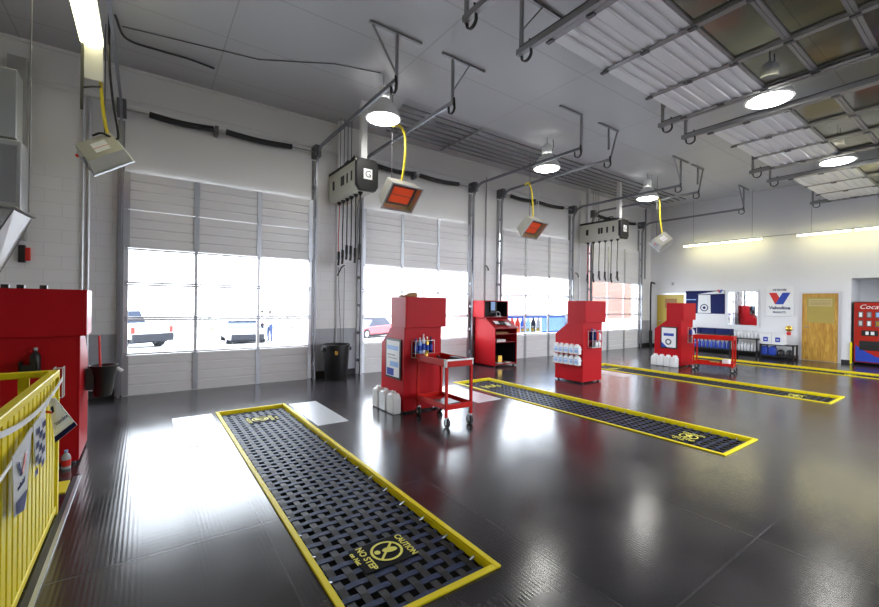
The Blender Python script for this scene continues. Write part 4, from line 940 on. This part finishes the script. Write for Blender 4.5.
# blue banner
s = thing('banner', 'dark blue oil banner with silver panel left of the mirror window', 'banner', (XR, 6.5, 1.32)); off = (XR, 6.5, 1.32)
y0, y1, z0, z1 = 5.87, 7.13, 1.32, 2.13
MB().box(XR-.01, XR-.002, y0, y1, z0, z1, 'navy').build('sheet', s, off=off)
g = MB(); xx = XR-.012
g.add([(xx, 6.72, 1.34), (xx, 6.30, 1.34), (xx, 6.32, 1.98), (xx, 6.70, 1.98)], [(0,1,2,3)], 'silver_bottle')
g.add([(xx, 6.75, 2.0), (xx, 5.88, 2.02), (xx, 5.88, 2.12), (xx, 6.2, 2.10)], [(0,1,2,3)], 'silver_bottle')
g.add([(xx, 7.12, 1.80), (xx, 6.78, 1.80), (xx, 6.78, 1.83), (xx, 7.12, 1.83)], [(0,1,2,3)], 'lightblue')
g.cyl((xx, 6.51, 1.53), (xx-.001, 6.51, 1.53), .13, 'navy', 20); g.cyl((xx-.001, 6.51, 1.53), (xx-.002, 6.51, 1.53), .10, 'silver_bottle', 20); g.cyl((xx-.002, 6.51, 1.53), (xx-.003, 6.51, 1.53), .05, 'navy', 16)
vlogo(g, xx-.003, 6.02, 2.16, .16, .11)
g.build('artwork', s, off=off, smooth=False)
o = MB().box(XR-.03, XR+.004, 7.55, 7.63, 2.35, 2.47, 'grey_plastic').build('alarm_box', base=True); tag(o, 'small grey box high on the end wall', 'box')

# ------------------------------------------------------------------ vending machine
v = thing('vending_machine', 'red drinks vending machine in the end wall recess', 'vending machine', (XR+.4, 2.22, 0)); off = (XR+.4, 2.22, 0)
x0, y0, y1, zt = XR-.03, 1.78, 2.72, 1.76
MB().box(x0+.05, x0+.85, y0, y1, .05, zt, 'black').build('cabinet', v, off=off, bevel=.01)
MB().box(x0, x0+.05, y0, y1-.03, .08, zt-.02, 'vending_red').build('front_panel', v, off=off, bevel=.01)
xx = x0-.003; g = MB(); g.text('Coca-Cola', (xx, 2.20, 1.62), (0,-1,0), (0,0,1), .12, 'white', .74, shear=.3); g.build('lettering', v, off=off, smooth=False)
for r_ in range(2):
    for k in range(5):
        yc = 2.56-.165*k; zc = 1.40-.24*r_
        b = MB().box(x0-.008, x0+.002, yc-.05, yc+.05, zc-.085, zc+.085, 'steel_dark').box(x0-.012, x0-.008, yc-.03, yc+.03, zc-.06, zc+.06, ['white', 'grey_plastic', 'lightblue', 'white', 'logo_red', 'silver_bottle', 'white', 'brass', 'white', 'lightblue'][r_*5+k]); b.build('selection_button', v, off=off, bevel=.004)
MB().box(x0-.006, x0+.002, 2.22, 2.54, .82, .97, 'black').box(x0-.010, x0-.006, 2.40, 2.46, .85, .94, 'white').box(x0-.010, x0-.006, 2.29, 2.36, .85, .94, 'white').build('coin_panel', v, off=off)
MB().box(x0-.006, x0+.002, 2.16, 2.58, .42, .68, 'black').build('dispensing_slot', v, off=off)
sw = MB(); n = 12; vs = []
for k in range(n+1):
    t_ = k/n; y = 2.66-.84*t_; vs += [(x0-.002, y, .10), (x0-.002, y, .12+.40*(1-t_)**2+.04)]
sw.add(vs, [(2*k, 2*k+2, 2*k+3, 2*k+1) for k in range(n)], 'blue'); sw.build('blue_swoosh', v, off=off)
o = MB().box(XR-.035, XR-.0, 2.725, 2.765, .02, .62, 'yellow').build('corner_guard', base=True); tag(o, 'yellow corner guard beside the vending machine', 'corner guard')

# ------------------------------------------------------------------ black shelves and stock along the end wall
def rack(label, x0, x1, y0, y1, shelves, zt):
    t = thing('storage_rack', label, 'shelf', ((x0+x1)/2, (y0+y1)/2, 0), 0, 'low black storage racks'); off = ((x0+x1)/2, (y0+y1)/2, 0)
    for x in (x0+.02, x1-.02):
        for y in (y0+.02, y1-.02): MB().box(x-.02, x+.02, y-.02, y+.02, 0, zt, 'black').build('upright', t, off=off)
    for z in shelves: MB().box(x0, x1, y0, y1, z-.03, z, 'black').build('shelf_board', t, off=off)
    return t
rack('black rack with dark blue boxes on top behind the far cart', 15.55, 15.98, 5.46, 6.85, (.18, .66), .68)
rack('black rack with two rows of silver bottles below the mirror window', 15.55, 15.98, 4.74, 5.42, (.18, .58), .60)
rack('low black rack with white carton on top below the sign', 15.60, 16.0, 3.86, 4.70, (.10, .44), .45)
rack('taller black rack with red cans on top behind the far workstation', 15.3, 15.6, 6.88, 7.35, (.2, .9), .92)
for k in range(10): bottle('blue oil bottle in the row behind the far cart', (15.66, 5.55+.125*k, .18), .05, .27, 'blue', 'navy', 'blue oil bottles on the rack')
for k in range(7): bottle('silver bottle in the top row below the mirror window', (15.64, 4.80+.092*k, .58), .038, .24, 'silver_bottle', 'grey_plastic', 'silver bottles in the top row')
for k in range(7): bottle('silver bottle in the lower row below the mirror window', (15.64, 4.80+.092*k, .18), .038, .26, 'silver_bottle', 'white', 'silver bottles in the lower row')
for k, lb in enumerate(('dark blue carton on the rack behind the far cart, nearest the sign', 'dark blue carton on the rack behind the far cart, middle one', 'dark blue carton on the rack behind the far cart, nearest the workstation')): bx('carton', lb, 'box', (15.60, 15.92, 5.50+.44*k, 5.92+.44*k, .66, .84), 'navy', 'dark blue cartons on the rack')
def mk(y0):
    def f(mb):
        mb.box(15.617, 15.62, y0+.08, y0+.20, .52, .66, 'blue'); mb.box(15.615, 15.617, y0+.11, y0+.17, .57, .60, 'white')
    return f
bx('carton', 'white carton with blue mark under the sign, on the mirror side', 'box', (15.62, 15.92, 4.41, 4.70, .44, .76), 'white', 'white cartons on the low rack', extra=mk(4.41))
bx('carton', 'white carton with blue mark under the sign, on the wooden door side', 'box', (15.62, 15.92, 4.11, 4.40, .44, .76), 'white', 'white cartons on the low rack', extra=mk(4.11))
for k, lb in enumerate(('blue fluid jug in the low rack, on the mirror side', 'blue fluid jug in the low rack, beside black bags')): jug(lb, (15.74, 4.60-.20*k, .10), .18, .2, .30, 'blue', 'white', PI/2, 'blue fluid jugs in the low rack')
for k, lb in enumerate(('black sack in the low rack beside the blue jugs', 'black sack in the low rack near the wooden door')):
    o = MB().lathe([(.0, 0), (.085, .0), (.10, .06), (.09, .14), (.04, .19), (0, .2)], 'black', (15.76, 4.20-.21*k, .10), 12).build('sack', base=True); tag(o, lb, 'bag', 'black sacks in the low rack')
for k, lb in enumerate(('red can on the taller black rack, left one', 'red can on the taller black rack, right one')): bottle(lb, (15.4, 7.12-.16*k, .90), .06, .2, 'logo_red', 'logo_red', 'red cans on the taller rack', name='can')
t = thing('brass_bell', 'round brass bell on the wall above the white cartons', 'bell', (XR+.004, 4.13, .92)); MB().lathe([(.02, 0), (.085, .0), (.09, .02), (.07, .05), (.025, .065), (0, .065)], 'brass', n=20, M=Matrix.Rotation(-PI/2, 4, 'Y')).build('gong', t); MB().box(-.03, -.0, -.05, .05, -.2, -.1, 'logo_red').build('pull_box', t)

# ------------------------------------------------------------------ poster strip in third door's glass
s = thing('window_banner', 'blue banner with a row of oil bottles across the third door glass', 'banner', (9.6, D+.06, .7)); off = (9.6, D+.06, .7)
xa, xb, z0, z1 = 8.12, 11.06, .70, 1.22; y = D+.06
MB().add([(xa, y, z0), (xb, y, z0), (xb, y, z1), (xa, y, z1)], [(0,1,2,3)], 'film_white').build('sheet', s, off=off)
g = MB(); yy = y-.002
def r4(a, b, c, d_, m, dy=0): g.add([(a, yy-dy, c), (b, yy-dy, c), (b, yy-dy, d_), (a, yy-dy, d_)], [(0,1,2,3)], m)
r4(xa, xb, z1-.06, z1, 'film_blue'); r4(9.9, xb, z0, z0+.05, 'film_blue'); r4(9.9, xb, z0+.05, z1-.06, 'film_pale')
cx = 8.30
for k, (m, c) in enumerate([('film_dark', 'film_dark'), ('film_red', 'film_red'), ('film_red', 'film_red'), ('film_blue', 'film_dark'), ('film_pale', 'film_blue'), ('film_dark', 'film_dark'), ('film_grey', 'film_dark')]):
    a = cx+.225*k; g.add([(a, yy-.001, z0+.03), (a+.21, yy-.001, z0+.03), (a+.21, yy-.001, z0+.32), (a+.15, yy-.001, z0+.41), (a+.15, yy-.001, z0+.46), (a+.06, yy-.001, z0+.46), (a+.06, yy-.001, z0+.41), (a, yy-.001, z0+.32)], [tuple(range(8))], m)
    r4(a+.02, a+.15, z0+.06, z0+.15, 'film_yellow', .002); r4(a+.03, a+.14, z0+.17, z0+.22, 'film_white', .002)
g.build('printed_bottles', s, off=off, smooth=False)

# ------------------------------------------------------------------ outside: building, shrubs, vehicles, people
b = thing('building', 'red brick building with white base outside the corner door', 'building', (24, 16, -.4)); off = (24, 16, -.4)
MB().prism([(18.95, 14.6), (40, 14.6), (40, 22), (29.5, 22)], 'z', .75, 7.5, 'brick').build('brick_wall', b, off=off)
MB().prism([(18.85, 14.5), (40, 14.5), (40, 22.1), (29.6, 22.1)], 'z', -.6, .75, 'white').build('base_course', b, off=off)
MB().tube([(18.85, 14.5, .5), (18.85, 14.5, 7)], .07, 'blue', 8).build('downspout', b, off=off)
b = thing('building', 'white low building with blue sign outside the third door', 'building', (20, 27, -.9)); off = (20, 27, -.9)
MB().box(16, 30, 27, 34, -1, 5.6, 'white').build('wall', b, off=off)
for x in (17.5, 20.5, 23.5): MB().box(x-.12, x+.12, 26.7, 26.95, -1, 4.2, 'pale_blue').build('pillar', b, off=off)
MB().prism([(20.4, 4.3), (23.6, 4.5), (22.2, 3.9), (21.9, 3.2), (21.3, 3.9)], 'y', 26.8, 26.95, 'pale_blue').build('sign_panel', b, off=off)
def shrub(label, loc, s, n=160):
    t = thing('shrub', label, 'shrub', loc, 0, 'shrubs beyond the parking lot'); m = MB()
    for k in range(n):
        u = Vector((random.gauss(0, .5), random.gauss(0, .35), abs(random.gauss(.45, .28))))*s; a = Vector((random.uniform(-1,1), random.uniform(-1,1), random.uniform(-1,1))).normalized()*.14*s; c = a.orthogonal().normalized()*.07*s
        m.add([u-a, u-c, u+a, u+c], [(0,1,2,3)], 'leaf')
    m.build('foliage', t); MB().cyl((0,0,0), (0,0,.4*s), .03*s, 'tan', 6).build('stem', t)
gz = lambda y: -.02-.84*min(1, (y-D-.2)/(26-D-.2))
for x, y, s, lb in ((3.9, 33, 1.2, 'pale shrub left of the parked low car'), (.9, 33.5, 1.0, 'pale shrub beyond the pickup tailgate'), (9.3, 33, 1.3, 'pale shrub right of the standing people')): shrub(lb, (x, y, -.88), s)

def wheel(mb, x, y, r=.34, w=.22):
    mb.cyl((x, y-w/2, r), (x, y+w/2, r), r, 'tyre', 22); mb.cyl((x, y-w/2-.01, r), (x, y+w/2+.01, r), r*.6, 'grey_plastic', 16)
def vehicle(name, label, cat, loc, rz, paint, body, cabin, wid, wheels, kind):
    t = thing(name, label, cat, loc, rz)     # local: x is forward
    MB().prism(body, 'y', -wid/2, wid/2, paint).build('body', t, bevel=.06)
    c = MB(); zb = cabin[0][1]; n = len(cabin)
    def ins(p): return wid/2-.06-(p[1]-zb)*.35
    vs = [(p[0], -ins(p), p[1]) for p in cabin]+[(p[0], ins(p), p[1]) for p in cabin]
    c.add(vs, [tuple(range(n-1, -1, -1)), tuple(range(n, 2*n))]+[(i, (i+1) % n, n+(i+1) % n, n+i) for i in range(n)], 'car_glass_solid'); c.build('windows', t)
    tp = max(p[1] for p in cabin); xs_ = [p[0] for p in cabin if p[1] > tp-.05]
    MB().box(min(xs_)-.05, max(xs_)+.05, -(wid/2-.06-(tp-zb)*.35)-.01, (wid/2-.06-(tp-zb)*.35)+.01, tp-.02, tp+.04, paint).build('roof', t, bevel=.03)
    for x in wheels:
        for s in (-1, 1):
            w = MB(); wheel(w, x, s*(wid/2-.12), .42 if kind == 'pickup' else .33, .26); w.build('wheel', t)
    xf = max(p[0] for p in body); xr = min(p[0] for p in body)
    if kind == 'pickup':
        MB().box(xr-.14, xr+.02, -wid/2+.02, wid/2-.02, .36, .74, 'car_dark').build('rear_bumper', t, bevel=.03)
        for s in (-1, 1): MB().box(xr-.015, xr+.06, s*(wid/2-.09)-.08, s*(wid/2-.09)+.08, .78, 1.08, 'logo_red').build('tail_light', t)
        MB().box(xr-.012, xr, -wid/2+.2, wid/2-.2, .70, .72, 'car_dark').build('tailgate_seam', t)
        MB().box(xr+.2, xr+1.2, -wid/2+.15, wid/2-.15, .28, .40, 'car_dark').build('underbody', t)
    else:
        MB().box(xf-.05, xf+.03, -wid/2+.15, wid/2-.15, .26, .58, 'car_dark').build('grille', t, bevel=.03)
        MB().box(xr+.3, xf-.3, -wid/2+.15, wid/2-.15, .14, .26, 'car_dark').build('underbody', t)
        for s in (-1, 1): MB().box(xf-.04, xf+.035, s*(wid/2-.28)-.14, s*(wid/2-.28)+.14, .58, .70, 'paper').build('headlight', t)
mat('car_glass_solid', (.02, .035, .07), .3)
pick = [(-2.8, .5), (2.7, .5), (2.75, .95), (1.4, 1.12), (-.4, 1.12), (-.4, 1.18), (-2.75, 1.18)]
vehicle('pickup_truck', 'white pickup parked outside the first door, tailgate towards us', 'truck', (-1.0, 27.3, gz(26)-.0), R(118), 'car_white', pick, [(-.5, 1.15), (1.35, 1.12), (.75, 1.78), (-.35, 1.82)], 1.95, (-1.75, 1.75), 'pickup')
car = [(-2.1, .28), (2.1, .28), (2.15, .62), (1.2, .80), (-1.2, .86), (-2.1, .84)]
cab_ = [(-1.3, .82), (1.0, .80), (.25, 1.22), (-.75, 1.24)]
vehicle('car', 'low white car with dark front parked beside the two people', 'car', (4.65, 26.5, gz(25.5)), R(-92), 'car_white', car, cab_, 1.95, (-1.35, 1.35), 'car')
vehicle('car', 'red car parked outside the second door', 'car', (12.6, 26.0, gz(25.5)), R(-155), 'car_red', car, [(-1.4, .84), (1.1, .80), (.35, 1.36), (-.9, 1.38)], 1.8, (-1.35, 1.35), 'car')

def person(label, loc, rz, top, leg, arm_fwd=0., h=1.78):
    t = thing('person', label, 'person', loc, rz)
    k = h/1.78
    J = {'pel': (0,0,.98), 'sp': (0,.0,1.18), 'ch': (0,-.0,1.40), 'nk': (0,.0,1.52), 'hd0': (0,-.02,1.60), 'hd': (0,-.02,1.72),
         'lh': (.10,0,.90), 'lk': (.12,-.03,.50), 'la': (.13,.02,.08), 'lf': (.14,-.15,.04), 'rh': (-.10,0,.90), 'rk': (-.13,-.02,.50), 'ra': (-.15,.03,.08), 'rf': (-.17,-.14,.04),
         'ls': (.19,0,1.43), 'le': (.25,.03,1.15), 'lw': (.22,-.10-.1*arm_fwd,.98+.12*arm_fwd), 'rs': (-.19,0,1.43), 're': (-.26,.02,1.15), 'rw': (-.20,-.14,1.02)}
    rad = {'pel': .15, 'sp': .14, 'ch': .16, 'nk': .06, 'hd0': .075, 'hd': .095, 'lh': .10, 'rh': .10, 'lk': .065, 'rk': .065, 'la': .045, 'ra': .045, 'lf': .04, 'rf': .04, 'ls': .075, 'rs': .075, 'le': .048, 're': .048, 'lw': .034, 'rw': .034}
    E_ = [('pel','sp'),('sp','ch'),('ch','nk'),('nk','hd0'),('hd0','hd'),('pel','lh'),('lh','lk'),('lk','la'),('la','lf'),('pel','rh'),('rh','rk'),('rk','ra'),('ra','rf'),('ch','ls'),('ls','le'),('le','lw'),('ch','rs'),('rs','re'),('re','rw')]
    # hands: palm plus five short fingers each
    for s, w in (('l', 'lw'), ('r', 'rw')):
        wx, wy, wz = J[w]; J[s+'p'] = (wx, wy-.06, wz-.05); rad[s+'p'] = .032; E_.append((w, s+'p'))
        for q in range(4):
            J[s+'g%d' % q] = (wx-.03+.02*q, wy-.11, wz-.11+.006*abs(q-1.5)); rad[s+'g%d' % q] = .010; E_.append((s+'p', s+'g%d' % q))
        J[s+'t'] = (wx+(.045 if s == 'r' else -.045), wy-.09, wz-.05); rad[s+'t'] = .011; E_.append((s+'p', s+'t'))
    names = list(J); me = bpy.data.meshes.new('body'); me.from_pydata([Vector(J[n])*k for n in names], [(names.index(a), names.index(b)) for a, b in E_], [])
    o = bpy.data.objects.new('body', me); C.objects.link(o); o.parent = t
    sk = o.modifiers.new('skin', 'SKIN'); sv = me.skin_vertices[0].data
    for i, n in enumerate(names): sv[i].radius = (rad[n]*k, rad[n]*k)
    sv[0].use_root = True
    sb = o.modifiers.new('sub', 'SUBSURF'); sb.levels = 1; sb.render_levels = 1
    dg = bpy.context.evaluated_depsgraph_get(); dg.update()
    nm = bpy.data.meshes.new_from_object(o.evaluated_get(dg)); o.modifiers.clear(); o.data = nm
    nm.materials.clear()
    for m in ('skin', top, leg, 'dark_cloth', 'hair'): nm.materials.append(MATS[m])
    for p in nm.polygons:
        c = p.center/k; i = 0
        if c.z < .10: i = 3
        elif c.z < 1.0 and abs(c.x) < .21 and c.y > -.12: i = 2
        elif c.z < 1.53 and (c.z > 1.18 or abs(c.x) < .19): i = 1
        p.material_index = i; p.use_smooth = True
    hr = MB(); hr.lathe([(.0, .12), (.06, .105), (.10, .05), (.105, 0), (.09, -.03)], 'hair', (0, .005, 1.73), 14); hob = hr.build('hair', t)
    fc = MB()
    for s in (-1, 1): fc.cyl((s*.035, -.108, 1.715), (s*.035, -.116, 1.715), .010, 'hair', 8)
    fc.cyl((0, -.10, 1.70), (0, -.135, 1.675), .012, 'skin', 8, r2=.016); fc.box(-.025, .025, -.112, -.106, 1.635, 1.643, 'logo_red')
    for s in (-1, 1): fc.cyl((s*.095, -.02, 1.69), (s*.11, -.015, 1.69), .025, 'skin', 8)
    fc.build('face', t)
    return t
person('person in white shirt and blue jeans standing beside the low car', (5.90, 25.2, gz(25.2)), R(-60), 'shirt', 'jeans', 1)
person('person in pale shirt half hidden by the door frame, behind the low car', (5.98, 27.5, gz(26)), R(70), 'shirt', 'dark_cloth', 1, 1.72)

# ------------------------------------------------------------------ world, portals, camera
wd = bpy.data.worlds.new('sky'); bpy.context.scene.world = wd; wd.use_nodes = True
nt = wd.node_tree; bg = nt.nodes['Background']
tcw = nt.nodes.new('ShaderNodeTexCoord'); sw_ = nt.nodes.new('ShaderNodeSeparateXYZ'); nt.links.new(tcw.outputs['Generated'], sw_.inputs[0])
mr = nt.nodes.new('ShaderNodeMapRange'); mr.inputs['From Min'].default_value = -.5; mr.inputs['From Max'].default_value = .5; mr.inputs['To Min'].default_value = 4.2; mr.inputs['To Max'].default_value = 9.5; mr.interpolation_type = 'SMOOTHSTEP'
nt.links.new(sw_.outputs['Y'], mr.inputs['Value']); nt.links.new(mr.outputs['Result'], bg.inputs['Strength'])   # bright haze on the sun's side
bg.inputs['Color'].default_value = (.88, .925, 1.0, 1)
def portal(x0, x1, y, z0, z1, facing):
    l = bpy.data.lights.new('sky_portal', 'AREA'); l.shape = 'RECTANGLE'; l.size = x1-x0; l.size_y = z1-z0
    l.cycles.is_portal = True
    o = bpy.data.objects.new('sky_portal', l); C.objects.link(o); o.location = ((x0+x1)/2, y, (z0+z1)/2)
    o.rotation_euler = (R(-90) if facing < 0 else R(90), 0, 0)
for i in range(4):
    portal(DX+DS*i, DX+DS*i+DW, D+.12, .66, 2.4, -1)
    if i: portal(ODX[i][0], ODX[i][1], YN-.1, 0, 3.6, 1)

cam = bpy.data.cameras.new('camera'); co = bpy.data.objects.new('camera', cam); C.objects.link(co)
yaw, pit, rol = R(35.446), R(-.045), R(.744)
F = Vector((math.sin(yaw)*math.cos(pit), math.cos(yaw)*math.cos(pit), math.sin(pit))); Rt = Vector((math.cos(yaw), -math.sin(yaw), 0)); U = Rt.cross(F)
c_, s_ = math.cos(rol), math.sin(rol)
X_ = Rt*c_+U*s_; Y_ = U*c_-Rt*s_; Z_ = -F
co.matrix_world = Matrix(((X_.x, Y_.x, Z_.x, 0), (X_.y, Y_.y, Z_.y, 0), (X_.z, Y_.z, Z_.z, 1.567), (0, 0, 0, 1)))
cam.sensor_width = 36; cam.lens = 413.2/879*36; cam.clip_start = .03; cam.clip_end = 300
sc = bpy.context.scene; sc.camera = co
vs = sc.view_settings; vs.view_transform = 'Standard'; vs.look = 'None'; vs.exposure = .4; vs.gamma = 1; vs.use_curve_mapping = False
sc.cycles.max_bounces = 10; sc.cycles.diffuse_bounces = 5; sc.cycles.transparent_max_bounces = 16; sc.cycles.sample_clamp_indirect = 6; sc.cycles.caustics_reflective = False; sc.cycles.caustics_refractive = False
